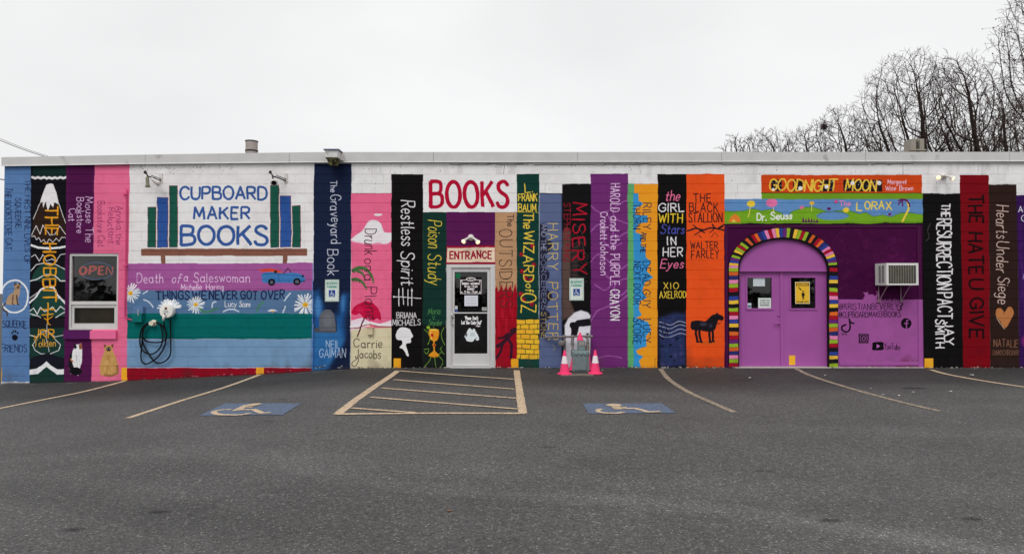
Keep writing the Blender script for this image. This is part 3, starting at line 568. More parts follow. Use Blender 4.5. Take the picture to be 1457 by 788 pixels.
# ---- orange skyline spine
C.rect(893.5, 262, 936, 560, (232,146,32)); C.rect(893.5, 262, 902, 560, (78,160,132)); SK = (52,140,200)
C.poly([(901,275),(908,275),(909,287),(914,288),(914,292),(905,296),(904,306),(921,306),(922,316),(908,318),(904,330),(913,334),(912,350),(918,352),(919,366),(926,372),(920,386),(930,394),(917,402),(914,414),(920,424),(910,428),(909,440),(913,448),(905,452),(922,458),(926,470),(919,478),(920,492),(905,498),(907,504),(915,507),(909,513),(912,522),(901,523)], SK); C.poly([(893.5,262),(900,262),(902,400),(901,523),(893.5,523)], (96,166,96), .8, 3)
C.down('RILEY', 915, 289, 326, 11, NV, 1.1, gap=.3); C.down('THORN', 901, 290, 326, 10, NV, 1.1, gap=.3); C.down('AND THE', 911.5, 331, 359, 7, NV, 1.0, jit=.1); C.down('DEAD GUY', 914.5, 372, 437, 11, NV, 1.1, gap=.3); C.down('NEXT DOOR', 902, 372, 433, 9.5, NV, 1.1, jit=.05, gap=.3); C.down('LUCY', 914.5, 454, 487, 11, NV, 1.1, gap=.3); C.down('SCORE', 901, 453, 489, 11, NV, 1.1, gap=.3)
C.rect(932.3, 509.6, 942, 560, (232,146,32)); C.stroke([(932.3,524),(932.3,509.6),(940,509.6)], .5, (60,44,30))
# ---- black Girl With Stars spine
C.rect(935.5, 247.8, 977, 560, BLK); C.poly([(937,452),(960,444),(976,446),(976,520),(938,524)], (38,46,84), 1, 6)
for i in range(30): C.ell(g.uniform(940,974), g.uniform(452,518), g.uniform(1,4), g.uniform(1,3), g.choice([(60,50,110),(40,70,110),(13,12,18),(80,70,120),(30,60,84)]), .5, 2, g.uniform(0,3))
for i, y in enumerate((458, 463, 469, 475)): C.stroke(spline([(938,y),(944,y+1+i),(954,y+4),(966,y-1),(976,y+1)]), .7, (190,194,216))
C.stroke(spline([(946,476),(949,465),(944,458),(941,464),(944,474),(950,474),(948,468)]), .9, (14,14,22))
for x, y in ((964,481),(943,481),(954,490),(954,507)): C.ell(x, y, 1.8, 1.6, (12,12,20))
PN = (232,110,150)
C.across('the', 946, 966, 286, 14, PN, 1.5, slant=.25); C.across('GIRL', 937.5, 972.5, 301.6, 11.6, WHT, 1.7, gap=.26); C.across('WITH', 937.5, 971, 316.6, 12, (226,190,50), 1.7, gap=.26); C.across('Stars', 940, 973, 332.6, 13, (78,84,176), 1.3, slant=.2); C.across('IN', 950, 962, 348.4, 11, WHT, 1.7, gap=.5); C.across('HER', 944, 971.5, 364.4, 12, WHT, 1.7, gap=.3); C.across('Eyes', 939.5, 972, 381, 12.5, PN, 1.4, slant=.2)
C.across('XIO', 944.5, 965.5, 411, 9, (222,190,60), 1.2, gap=.4); C.across('AXELROD', 939, 976, 423.4, 9.4, (222,190,60), 1.2, gap=.26)
# ---- orange stallion spine
C.rect(976.5, 247.8, 1031, 560, (224,80,28)); OB = (44,22,24)
C.across('THE', 987, 1011, 287.4, 11, OB, 1.3, gap=.3); C.across('BLACK', 981, 1021.5, 301.4, 12, OB, 1.4, gap=.3); C.across('STALLION', 980, 1027.5, 315.4, 12, OB, 1.4, gap=.26)
for q, w_ in (([(978,328),(990,325),(1000,327),(1012,324),(1030,327)], 2.2), ([(986,320),(994,326),(1003,331)], 1.6), ([(1014,319),(1020,325),(1028,322)], 2), ([(988,334),(996,329),(1006,326)], 1.4), ([(1010,331),(1016,326)], 1.2), ([(994,334),(998,338)], 1), ([(1022,324),(1030,319)], 1.6), ([(1012,338),(1017,331),(1022,336)], .7)): C.stroke(spline(q), w_, (40,24,28))
C.across('WALTER', 982, 1021.5, 353.6, 9.6, OB, 1.2, gap=.28); C.across('FARLEY', 984, 1023, 367.4, 11.4, OB, 1.2, gap=.3)
C.ell(1006, 487, 14, 2.4, (196,84,24), .8, 2)
HB = (26,20,26)
C.poly(spline([(985,459),(989,455.6),(997,456.4),(1004,456.6),(1009,452),(1013,448),(1018,446.4),(1020,443.6),(1022,446.4),(1027.6,449),(1029.4,453.4),(1026.4,456),(1022,455),(1019.4,461),(1016,469),(1006,471),(996,470),(988.6,470.6),(985.4,465)], True), HB)
for q in ([(992,466),(990,474),(992,485)], [(996,466),(995,476),(997,485)], [(1010,467),(1009,476),(1010,485)], [(1013,465),(1014,475),(1014,484)]): C.stroke(spline(q), 3.2, HB)
for x, y in ((992.6,486),(997.6,486),(1010.6,486),(1014.8,485)): C.stroke([(x-1.6, y), (x+1, y)], 2.2, HB)
C.ell(985.6, 463, 3.2, 6.6, HB); C.stroke([(1014,450),(1010,456),(1011,462)], 2, HB); C.ell(1001, 461, 5, 2.4, (58,64,86), .8, 2); C.ell(1011, 463, 2, 3, (58,64,86), .7, 2); C.stroke([(1019,457),(1022,461),(1025,458)], .7, HB)
C.rect(976, 508, 1031, 524, (150,50,20), .25)
# ---- Goodnight Moon and Lorax bands
C.rect(1083, 249, 1312, 275, (196,66,20)); C.rect(1083, 275, 1313, 284, (106,146,32)); C.rect(1031, 283.4, 1313.6, 318.5, (92,134,184)); C.stroke([(1083,275),(1312,275)], .6, (60,70,30))
for x0, x1 in ((1097,1112),(1128,1141),(1166,1187),(1200,1255)): C.rect(x0, 256, x1, 272.6, (26,22,26))
YG = (238,184,66)
C.across('GOODNIGHT', 1094, 1190, 271.6, 15.5, YG, 2.3, slant=.12, gap=.14, jit=.04); C.across('MOON', 1203, 1246, 271.6, 15.5, YG, 2.3, slant=.12, gap=.14, jit=.04)
for x, y, r in ((1138,268,3),(1175.6,266,2.8),(1213,261,2.8),(1251,260.5,3.2),(1100,270,2)): C.ell(x, y, r, r, (224,220,222))
for i in range(30): C.ell(g.choice([g.uniform(1098,1111), g.uniform(1167,1186), g.uniform(1201,1254)]), g.uniform(257,271), .5, .5, (220,214,216))
C.across('Margaret', 1263, 1290, 262, 6.4, LP, .8); C.across('Wise', 1260, 1275, 271, 6.6, LP, .8); C.across('Brown', 1280, 1299, 271, 6.6, LP, .8)
GH = (110,158,34); GO = (60,96,40)
for hill in ([(1031,318.5),(1031,300),(1042,301),(1058,300),(1072,297),(1084,300),(1098,298),(1112,303),(1118,310),(1128,300),(1144,295),(1156,294),(1168,298),(1178,301),(1206,299),(1222,304),(1232,302),(1243,308),(1256,306),(1268,309),(1282,303),(1298,303),(1313.6,306),(1313.6,318.5)],):
    C.poly(hill, GH); C.stroke(hill[1:-1], .6, GO)
C.ell(1185, 307, 23, 6, (92,134,184)); C.stroke([(1163,308),(1170,302),(1185,300.6),(1200,302),(1208,307)], .6, GO)
C.stroke(spline([(1064,309),(1066,300),(1067,292)]), 1.2, (226,206,96)); C.stroke([(1155,300),(1155.6,292)], 1, (226,206,96)); C.stroke([(1101,302),(1100,294)], 1, (226,206,96))
for x, y, r, c in ((1068,290,6.4,(236,196,60)),(1098,289,8.6,(214,110,158)),(1156,288.6,3.6,(236,180,50)),(1190,287,3,(200,80,140)),(1141,295,3.6,(206,104,150)),(1204,299,5,(236,196,60)),(1266,305,2.6,(110,40,100)),(1180,297,3,(90,30,90))):
    for k in range(11):
        t = k*2*math.pi/11+x; C.poly([(x+math.cos(t-.35)*r*.8, y+math.sin(t-.35)*r*.6), (x+math.cos(t)*r*1.06, min(y+math.sin(t)*r*.8, 317)), (x+math.cos(t+.35)*r*.8, y+math.sin(t+.35)*r*.6)], c)
    C.ell(x, y, r*.85, r*.66, c)
C.rect(1058, 275.6, 1082, 283, (222,220,220)); C.rect(1084, 276, 1312, 283.4, (106,146,32))
C.stroke(spline([(1284,316),(1289,305),(1293,296),(1291,286)]), 2.8, (222,196,70)); 
for q in ([(1291,286),(1284,285),(1278,291)], [(1291,285),(1283,284),(1278,286)], [(1291,286),(1294,290),(1294,294)], [(1284,285),(1284,293)]): C.stroke(spline(q), 2, (92,30,84))
for x in range(1141, 1165, 4): C.poly([(x,316.5),(x+1.6,308+g.uniform(0,4)),(x+4,316.5)], (92,30,84))
C.poly([(1036,316),(1040,308),(1046,304),(1052,309),(1054,316)], (214,120,44)); C.poly([(1040,316),(1044,311),(1048,316)], (232,190,80))
C.across('Dr.', 1077, 1090, 313.6, 9.6, (232,230,226), 1.7); C.across('Seuss', 1097, 1127, 312, 10, (232,230,226), 1.7)
C.across('The', 1195, 1210, 293, 7, (226,130,180), 1.2); 
for ch, x, y in (('L',1219,299),('O',1231,297.6),('R',1240.6,298),('A',1250.6,296.6),('X',1261,298.6)): C.across(ch, x, x+7, y, 10.5, (236,198,76), 1.9)
C.stroke([(1031,318.6),(1313.6,318.4)], 1.4, (26,34,22))
# ---- purple infill with arch
C.rect(1030.6, 319, 1313.6, 560, (62,6,54))
for i in range(200):
    x = g.uniform(1180,1312); y = g.uniform(322,425); C.stroke(spline([(x, y), (x+g.uniform(-5,5), y+g.uniform(-5,5)), (x+g.uniform(-8,8), y+g.uniform(-8,8))]), g.uniform(.8, 3), g.choice([(86,20,76),(48,2,40),(76,14,66)]), .4, soft=2)
C.rect(1192, 425.6, 1313.6, 560, (152,80,146))
C.poly([(1229,426),(1232,420),(1229,415),(1232,416),(1236,415),(1237,419),(1244,419),(1247,422),(1249,418),(1247.6,414),(1250,415),(1251,420),(1249,426)], (152,80,146))
for i in range(16): C.ell(g.gauss(1292,8), 523-abs(g.gauss(0,6)), g.uniform(3,8), g.uniform(2,5), (96,40,60), .22, 4)
ARC = [(1036.5,560),(1036.5,381)]+[(1114.8-78.3*math.cos(R(t)), 381-57.5*math.sin(R(t))) for t in range(6, 175, 6)]+[(1193,381),(1193,560)]
C.poly(ARC, (18,14,20))
COLS = [(140,170,40),(200,90,40),(40,44,104),(220,126,170),(140,170,40),(160,16,40),(24,20,26),(44,60,140),(230,180,60),(24,20,26),(140,170,40),(160,16,40),(220,126,170),(44,60,140),(230,180,60),(24,20,26),(216,100,40),(160,16,40),(100,36,110)]
def stripes(fn, n, s0):
    for i in range(n): C.poly(fn(i, n), COLS[(i*7+s0) % len(COLS)])
for side in (0, 1):
    n = 25
    for i in range(n):
        y0 = 381+i*5.65; xa, xb = ((1037.5,1050.5),(1180.5,1192.4))[side]; C.rect(xa, y0, xb, y0+5.3, COLS[(i+side*5) % len(COLS)])
n = 44
for i in range(n):
    t0, t1 = math.pi*i/n, math.pi*(i+.94)/n
    pt = lambda t, k: (1114.8-(77.3-13*k)*math.cos(t), 381-(56.5-13*k)*math.sin(t))
    C.poly([pt(t0,0), pt(t1,0), pt(t1,1), pt(t0,1)], COLS[(i*5+3) % len(COLS)])
IK = (34,18,36)
C.across('@KRISTIANBEVERLY', 1195, 1280.5, 440.4, 8.4, IK, .8, gap=.26); C.across('@CUPBOARDMAKERBOOKS', 1195, 1283, 451.2, 8, IK, .8, gap=.22)
C.stroke(spline([(1280,441),(1284,440),(1283,436),(1286,432),(1284,428)]), 1.6, IK)
for x in (1257, 1263, 1270, 1276, 1281): C.stroke([(x, 427.6), (x+1.5, 423.6), (x+3, 427.6)], 1.0, IK)
C.stroke(spline([(1210.5,453.4),(1210.5,467),(1206,472),(1200,469.5),(1200,464),(1205,461.5)]), 2.3, (12,8,14)); C.stroke(spline([(1210.5,454),(1212,458),(1216,459.5)]), 2.3, (12,8,14)); C.across('TikTok', 1198.6, 1206, 476.4, 2.6, IK, .4)
C.ell(1290.5, 460, 7.5, 7.5, (12,8,14)); C.stroke([(1293.4,455.6),(1291.4,455.6),(1290.8,457.6),(1290.8,467)], 1.8, (152,80,146)); C.stroke([(1288,460.2),(1293.4,460.2)], 1.6, (152,80,146))
C.rect(1223,474.6,1237,487.6,(12,8,14)); C.rect(1224.8,476.4,1235.2,485.8,(152,80,146)); C.rect(1225.8,477.2,1234.2,485,(12,8,14)); C.ell(1230,481.2,2.9,2.9,(152,80,146)); C.ell(1230,481.2,1.7,1.7,(12,8,14))
C.poly(spline([(1244,486.6),(1257,486.6),(1258.4,492),(1257,497.6),(1244,497.6),(1242.6,492)], True), (12,8,14)); C.poly([(1248.6,488.8),(1254,492.2),(1248.6,495.6)], (176,100,178)); C.across('YouTube', 1259.6, 1282, 497, 8.6, IK, .7, gap=.2)
# ---- right-hand spines
C.rect(1313, 275.4, 1373, 560, BLK)
C.down('THE', 1340.6, 290.5, 308.5, 11.6, WHT, 1.9, gap=.25); C.down('RESURRECTION', 1333.5, 312, 411, 20, WHT, 2.1, gap=.2); C.down('PACT', 1335, 416.5, 453, 20, WHT, 2.1, gap=.22); C.down('JAY', 1345, 458.5, 490, 11.5, WHT, 1.9, gap=.3); C.down('SMITH', 1331.6, 454.5, 494.5, 12, WHT, 1.9, gap=.25)
C.stroke(spline([(1324,318),(1320,328),(1322,338),(1317,344)]), .8, (110,100,104), .7)
C.rect(1315.4, 509, 1328, 560, (244,168,40))
C.poly([(1365.6,249),(1407,249),(1408,400),(1409,560),(1371,560),(1369,400)], (116,4,18)); C.ell(1396, 500, 9, 5, (100,4,20), .5, 5); DR = (26,6,10)
C.down('THE', 1379, 278.5, 316, 19, DR, 3.0, gap=.25); C.down('HATE', 1379, 332, 389, 19, DR, 3.0, gap=.25); C.down('U', 1380, 398, 411, 19, DR, 3.0); C.down('GIVE', 1380, 424, 480, 19, DR, 3.0, gap=.25)
C.poly([(1407,263),(1446,263),(1449,400),(1451,560),(1409,560),(1408,400)], (42,26,22))
C.down('Hearts', 1418, 292, 339, 17, (206,180,170), 1.2, slant=.1); C.down('Under', 1418, 344, 387, 17, (206,180,170), 1.2, slant=.1); C.down('Siege', 1420, 394, 432, 16, (206,180,170), 1.2, slant=.1)
C.poly(spline([(1429,444),(1434,437),(1440,438),(1442,446),(1438,455),(1430,467),(1423,457),(1417,449),(1418,440),(1424,438.5)], True), (176,112,66)); C.stroke([(1428,444),(1428,447)], .8, (90,50,30)); C.stroke(spline([(1418,452),(1424,461),(1429,468)]), .7, (226,200,170))
C.across('NATALIE', 1413.6, 1448, 493.5, 10, (120,84,64), 1.1, gap=.25); C.across('DAMSCHRODER', 1412.5, 1449, 504.5, 6.6, (104,72,58), .9, gap=.2)
C.poly([(1446,278),(1498,278),(1502,560),(1451,560),(1449,400)], (50,16,76)); C.across('AN', 1449, 1462, 302, 8, LW, 1.1, gap=.3); C.across('G', 1453, 1460, 315, 8, LW, 1.1); C.across('A', 1455, 1461, 397, 8, LW, 1.1); C.ell(1458, 485, 5, 8, (150,40,110), .7, 4)
for i in range(24): C.stroke(spline([(g.uniform(1450,1498), g.uniform(290,510)), (g.uniform(1450,1498), g.uniform(290,510)), (g.uniform(1450,1498), g.uniform(290,510))]), 2, (84,40,120), .25, soft=2)
# splash dirt low on the wall
for i in range(150):
    x = g.uniform(4, 1500); yb_ = np.interp(x, [0, 180, 445, 500], [545, 541, 527, 523]); hh_ = abs(g.gauss(0, 9))+2
    if 636 < x < 703: continue
    C.stroke([(x, yb_), (x+g.uniform(-3, 3), yb_-hh_)], g.uniform(4, 14), (62,52,46), g.uniform(.04, .13), soft=4)
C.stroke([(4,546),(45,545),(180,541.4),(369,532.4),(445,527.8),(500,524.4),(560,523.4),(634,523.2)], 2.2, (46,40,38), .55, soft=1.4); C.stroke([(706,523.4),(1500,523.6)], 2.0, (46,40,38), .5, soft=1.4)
# chipped paint along the foot of the wall
for i in range(260):
    x = g.uniform(447, 1500)
    if 634 < x < 706 or 1045 < x < 1180: continue
    C.ell(x, 523.2-abs(g.gauss(0, .8)), g.uniform(.5, 2.6), g.uniform(.4, 1.0), g.choice([(178,172,166),(120,112,106),(60,54,52),(200,190,170)]), .8)
MURAL = C.image('painted_wall_picture', .016, warp=.6)
# ------------------------------------------------------------------ ground
xs = np.concatenate([[-250,-120,-60,-30,-20], np.arange(-15, 17.01, .2), [22,32,60,120,250]])
ss = np.concatenate([[-300,-120,-60,-30,-18,-8,-3], np.arange(-1, 3, .15), np.arange(3, 16, .3), [18,22,30,45,80,160,300]])
XX, SS = np.meshgrid(xs, ss); ZZ = gz(XX, SS); n1, n2 = len(ss), len(xs)
me = bpy.data.meshes.new('asphalt_ground'); vv = np.stack([XX, -SS, ZZ], -1).reshape(-1, 3)
ff = [(i*n2+j, (i+1)*n2+j, (i+1)*n2+j+1, i*n2+j+1) for i in range(n1-1) for j in range(n2-1)]
me.from_pydata(vv.tolist(), [], ff); me.polygons.foreach_set('use_smooth', [True]*len(ff))
ground = bpy.data.objects.new('parking_lot', me); S.collection.objects.link(ground); tag(ground, kind='structure')
# wear and tone picture of the asphalt (stains, scuffed wheel tracks, darker band) in metres
gtf = lambda q: np.stack([(q[:, 0]+14)*30, (q[:, 1]+1)*30], 1)      # q = (x, s)
GC = Canvas(30*32, 30*17, gtf, 30, (128,128,128)); gg = random.Random(5)
def gpx(L): return [(G(a, b).x, -G(a, b).y) for a, b in L]
GC.poly([(-14,-1),(18,-1),(18,2.2),(10,1.8),(4,2.5),(-2,1.6),(-8,2.2),(-14,2.0)], (82,82,83), .85, 1.3)  # darker band along the wall foot, soft outer edge
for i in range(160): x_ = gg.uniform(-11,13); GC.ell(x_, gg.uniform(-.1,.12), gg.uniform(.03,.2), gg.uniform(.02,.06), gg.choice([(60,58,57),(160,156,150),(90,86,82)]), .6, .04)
for L, wd, c, al in (([(440,668),(560,690),(700,700),(900,712),(1100,735),(1300,765),(1457,790)], .24, (176,172,164), .85), ([(0,655),(200,645),(420,660),(560,690)], .25, (150,149,146), .6),
                     ([(300,640),(600,668),(900,690),(1457,705)], .5, (142,141,140), .6), ([(0,690),(300,740),(700,788)], .5, (108,108,110), .6), ([(950,600),(1200,612),(1457,618)], .5, (146,145,142), .6), ([(200,612),(500,620),(900,612)], .5, (138,137,136), .35)):
    GC.stroke(spline(gpx(L)), wd, c, al, soft=.25)
for i in range(110): GC.ell(gg.uniform(-12,14), gg.uniform(-.5,13), gg.uniform(.2,1.8), gg.uniform(.1,.7), gg.choice([(110,110,112),(142,141,139),(118,117,118)]), gg.uniform(.12,.35), .6, gg.uniform(-.3,.3))
for i in range(22): GC.ell(gg.uniform(-11,13), gg.uniform(.5,12), gg.uniform(.03,.12), gg.uniform(.02,.06), (50,50,52), .5, .05)
for a, b in ((1300,552),(1055,541),(1385,738),(1180,740),(225,728),(105,753)): x, s_ = gpx([(a,b)])[0]; GC.ell(x, s_, .22 if b < 600 else .08, .07 if b < 600 else .03, (52,50,50), .8, .05)
ng = np.random.default_rng(1); GIM = GC.image('asphalt_wear_tone', .012, corr=False)
m = bpy.data.materials.new('asphalt'); m.use_nodes = True; t = m.node_tree; b = t.nodes['Principled BSDF']; N = t.nodes.new; Lk = t.links.new
tx = N('ShaderNodeTexCoord'); sp = N('ShaderNodeSeparateXYZ'); Lk(tx.outputs['Object'], sp.inputs[0]); cb = N('ShaderNodeCombineXYZ')
for i, a0, a1 in ((0, -14, 18), (1, 1-17, 1)):
    q = N('ShaderNodeMapRange'); q.inputs['From Min'].default_value = a0; q.inputs['From Max'].default_value = a1; Lk(sp.outputs[i], q.inputs['Value']); Lk(q.outputs['Result'], cb.inputs[i])
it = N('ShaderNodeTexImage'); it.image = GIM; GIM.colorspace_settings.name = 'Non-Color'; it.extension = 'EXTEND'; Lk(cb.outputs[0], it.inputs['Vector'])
vo = N('ShaderNodeTexVoronoi'); vo.inputs['Scale'].default_value = 95; Lk(tx.outputs['Object'], vo.inputs['Vector'])
bw = N('ShaderNodeSeparateColor'); Lk(vo.outputs['Color'], bw.inputs[0])
rp = N('ShaderNodeValToRGB'); e = rp.color_ramp.elements; e[0].position = 0; e[0].color = (.052,.051,.050,1); e[1].position = 1; e[1].color = (.27,.262,.25,1)
for ps, v in ((.5,.080),(.8,.094),(.95,.12)): k = e.new(ps); k.color = (v*1.01, v*.985, v*.97, 1)
Lk(bw.outputs[0], rp.inputs['Fac'])
nz = N('ShaderNodeTexNoise'); nz.inputs['Scale'].default_value = 26; nz.inputs['Detail'].default_value = 8; nz.inputs['Roughness'].default_value = .7; Lk(tx.outputs['Object'], nz.inputs['Vector'])
n3 = N('ShaderNodeTexNoise'); n3.inputs['Scale'].default_value = .9; n3.inputs['Detail'].default_value = 5; Lk(tx.outputs['Object'], n3.inputs['Vector'])
def mr(o, a, b_, c, d): q = N('ShaderNodeMapRange'); [setattr(q.inputs[k], 'default_value', v) for k, v in zip(('From Min','From Max','To Min','To Max'), (a, b_, c, d))]; Lk(o, q.inputs['Value']); return q.outputs['Result']
def mul(a, b_): q = N('ShaderNodeMath'); q.operation = 'MULTIPLY'; Lk(a, q.inputs[0]); Lk(b_, q.inputs[1]); return q.outputs[0]
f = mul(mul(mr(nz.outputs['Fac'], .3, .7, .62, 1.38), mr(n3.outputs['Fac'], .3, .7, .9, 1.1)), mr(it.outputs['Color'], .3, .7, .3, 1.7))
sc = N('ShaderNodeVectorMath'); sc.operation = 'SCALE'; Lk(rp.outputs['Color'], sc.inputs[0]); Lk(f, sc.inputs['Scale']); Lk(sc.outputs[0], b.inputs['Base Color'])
b.inputs['Roughness'].default_value = .82; b.inputs['Specular IOR Level'].default_value = .3
bp = N('ShaderNodeBump'); bp.inputs['Strength'].default_value = .5; bp.inputs['Distance'].default_value = .006; Lk(nz.outputs['Fac'], bp.inputs['Height'])
b2 = N('ShaderNodeBump'); b2.inputs['Strength'].default_value = .6; b2.inputs['Distance'].default_value = .004; Lk(vo.outputs['Distance'], b2.inputs['Height']); Lk(bp.outputs['Normal'], b2.inputs['Normal']); Lk(b2.outputs['Normal'], b.inputs['Normal'])
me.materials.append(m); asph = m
def road_paint(name, c, wear=.5):
    m = bpy.data.materials.new(name); m.use_nodes = True; t = m.node_tree; b = t.nodes['Principled BSDF']; tx = t.nodes.new('ShaderNodeTexCoord')
    n = t.nodes.new('ShaderNodeTexNoise'); n.inputs['Scale'].default_value = 30; n.inputs['Detail'].default_value = 9; n.inputs['Roughness'].default_value = .75; t.links.new(tx.outputs['Object'], n.inputs['Vector'])
    v = t.nodes.new('ShaderNodeTexVoronoi'); v.inputs['Scale'].default_value = 80; t.links.new(tx.outputs['Object'], v.inputs['Vector'])
    r = t.nodes.new('ShaderNodeValToRGB'); r.color_ramp.elements[0].position = wear-.1; r.color_ramp.elements[1].position = wear+.12
    r.color_ramp.elements[0].color = (*np.minimum(lin(c)/LF, .85), 1); r.color_ramp.elements[1].color = (.085,.08,.076,1)
    a = t.nodes.new('ShaderNodeMath'); a.operation = 'MULTIPLY_ADD'; a.inputs[1].default_value = .25; t.links.new(v.outputs['Distance'], a.inputs[0]); t.links.new(n.outputs['Fac'], a.inputs[2])
    t.links.new(a.outputs[0], r.inputs['Fac']); t.links.new(r.outputs['Color'], b.inputs['Base Color']); b.inputs['Roughness'].default_value = .8; return m
M_LINE = road_paint('worn_cream_road_paint', (200,176,146), .68); M_LINE2 = road_paint('worn_faint_road_paint', (176,158,134), .6); M_BLUEP = road_paint('worn_blue_road_paint', (84,112,150), .6)
def strip(mb, pts, wd, up=.006, sub=.2):
    pts = [Vector((p.x, p.y, 0)) for p in pts]; q = []
    for a, b_ in zip(pts, pts[1:]):
        n = max(int((b_-a).length/sub), 1); q += [a.lerp(b_, i/n) for i in range(n)]
    q.append(pts[-1]); v = []; f = []
    for i, p in enumerate(q):
        t_ = (q[min(i+1, len(q)-1)]-q[max(i-1, 0)]).normalized(); n_ = Vector((-t_.y, t_.x, 0)); ww = wd*rnd.uniform(.93, 1.07)/2
        for sg in (-1, 0, 1):
            a = p+n_*ww*sg; v.append((a.x, a.y, float(gz(a.x, -a.y))+up))
    for i in range(len(q)-1):
        for j in (0, 1): f.append((i*3+j, i*3+j+1, i*3+j+4, i*3+j+3))
    mb.add(v, f)
def line(name, pts, wd, mat_, label, grp='painted stall lines'):
    mb = MB(); strip(mb, [G(*p) for p in spline(pts, n=5)] if len(pts) > 2 else [G(*p) for p in pts], wd); o = mb.build(name, mat_, fix=False); o['kind'] = 'structure'; return o
# ------------------------------------------------------------------ stall markings
line('parking_line', [(178,542),(120,557),(60,569),(-20,585)], .10, M_LINE, '')
line('parking_line', [(370,533),(320,551),(255,571),(182,595)], .10, M_LINE, '')
line('parking_line', [(940,525),(952,540),(980,558),(1018,575),(1046,587)], .10, M_LINE2, '')
line('parking_line', [(1130,523),(1150,533),(1185,545),(1240,561),(1290,574),(1337,585)], .10, M_LINE2, '')
line('parking_line', [(1324,526),(1350,533),(1400,542),(1460,551),(1540,562)], .10, M_LINE, '')
mb = MB()
def sgp(L, w_): strip(mb, [G(*p) for p in L], w_)
sgp([(566,527.5),(536,548),(506,569),(480,589.5)], .13); sgp([(735,527),(738,548),(741,570),(744,588)], .13); mb2 = mb; hatch = mb.build('loading_zone_border', M_LINE, fix=False); hatch['kind'] = 'structure'
mb = MB(); strip(mb, [G(478,589.6),(G(610,588.4)),G(747,588.6)], .10, .011); strip(mb, [G(568,528),G(733,540)], .07, .011)
for a, b_ in (((560,540.5),(732,554)),((543,552.5),(735,567)),((527,565.5),(738,582.5)),((500,581),(590,587.5))): strip(mb, [G(*a), G(*b_)], .075, .011)
h2 = mb.build('loading_zone_hatching', M_LINE, fix=False); h2['kind'] = 'structure'
def wheelchair(corner, sym, head):
    mb = MB(); A, B_, Cc, D_ = [G(*p) for p in corner]; n = 8; v = []; f = []
    for i in range(n+1):
        for j in range(n+1):
            p = A.lerp(B_, i/n).lerp(D_.lerp(Cc, i/n), j/n); v.append((p.x, p.y, float(gz(p.x, -p.y))+.006))
    for i in range(n):
        for j in range(n): a = i*(n+1)+j; f.append((a, a+n+1, a+n+2, a+1))
    mb.add(v, f); o = mb.build('accessible_stall_marking', M_BLUEP, fix=False); o['kind'] = 'structure'
    mb = MB()
    for k, (q, w_) in enumerate(sym): strip(mb, [G(*p) for p in (spline(q) if len(q) > 4 else q)], w_, .010+.0015*k, .05)
    h_ = G(head[0], head[1]); v = [(h_.x, h_.y, float(gz(h_.x, -h_.y))+.016)]
    for k in range(16): t_ = k*math.pi/8; x_, y_ = h_.x+.115*math.cos(t_), h_.y+.115*math.sin(t_); v.append((x_, y_, float(gz(x_, -y_))+.016))
    mb.add(v, [(0, 1+k, 1+(k+1) % 16) for k in range(16)])
    s_ = mb.build('wheelchair_symbol', M_LINE, o, fix=False)
wheelchair([(320,574),(429,574),(402,590.5),(283,591.5)], [([(329,582.8),(312,584),(304,586.6),(310,589.8),(328,590.8),(344,590.4),(356,588)], .085), ([(335,585),(352.7,576.6)], .13), ([(338,583.6),(361,583.4),(373,588.6),(385,587.6)], .085), ([(350,579.8),(360,580)], .07)], (361,576.6))
wheelchair([(829,574),(941,574),(962,587.5),(838,588.5)], [([(856,582),(851.5,583.5),(851.5,586),(862,588),(878,588.2),(888,586.6)], .075), ([(874,578.5),(880,583)], .12), ([(878,582),(904,581.6),(922,586.8),(940,586.2)], .085), ([(878,580),(892,580.4)], .06)], (873.5,577.4))

# ------------------------------------------------------------------ building
bld = empty('bookstore', (0,0,0)); tag(bld, 'long single storey concrete block bookstore painted as a row of colourful book spines', 'building')
M_WALL = img_mat('painted_block_wall', MURAL, bld, WX0, WX1-WX0, WZ0, WZ1-WZ0, rough=.7, bump=.2, bsc=38, spec=.08)
xw = lambda px: (px-CX)/67.2*1.0
zw = lambda py: P(CX, py).z
ZC0 = zw(261.7); CH = .2032
ZB = -.55
panels = []
def panel(label, *rects): panels.append((label, rects))
W_ = [(183,446,231,375),(499,557,231,275.6),(557,735.5,231,248),(602,735.5,248,302),(735.5,767,231,248),(767,800,231,275.5),(800,840.5,231,262),(840.5,893.5,231,248),(893.5,935.5,231,262),(935.5,1031,231,248),(1031,1083,231,283.5),(1083,1313.5,231,249),(1313.5,1366,231,275.4),(1366,1407,231,249),(1407,1446,231,263),(1446,1498,231,278),(1498,1640,231,600)]
panel('blue painted spine with Siamese cat in a ring', (4,45,231,600))
panel('dark spine painted with snowy mountains and THE HOBBIT', (45,93,231,600))
panel('dark purple spine with black and white cat', (93,132,231,360.5), (93,97.7,360.5,469), (93,130.5,469,600))
panel('pink spine with fluffy tan cat', (132,183,231,360.5), (168,183,360.5,469), (130.5,183,469,600))
panel('violet stripe lettered Death of a Saleswoman', (183,446,375,413.2)); panel('blue grey stripe with white daisies', (183,446,413.2,446)); panel('teal stripe', (183,446,446,482)); panel('pale blue stripe', (183,446,482,522.8)); panel('dark red stripe at the foot', (183,446,522.8,600))
panel('navy spine with tombstone, The Graveyard Book', (446,499,231,600)); panel('pink beach spine with red umbrella', (499,557,275.6,600)); panel('black spine lettered Restless Spirit', (557,602,248,600))
panel('green spine with painted goblet', (602,635,302,600)); panel('purple paint and ENTRANCE lettering over the glass door', (635,704.5,302,375.7)); panel('tan and red spine lettered The Outsiders', (704.5,735.5,302,600))
panel('green spine over painted yellow bricks', (735.5,767,248,600)); panel('blue grey spine lettered HARRY POTTER', (767,800,275.5,600)); panel('black and white spine lettered MISERY', (800,840.5,262,600))
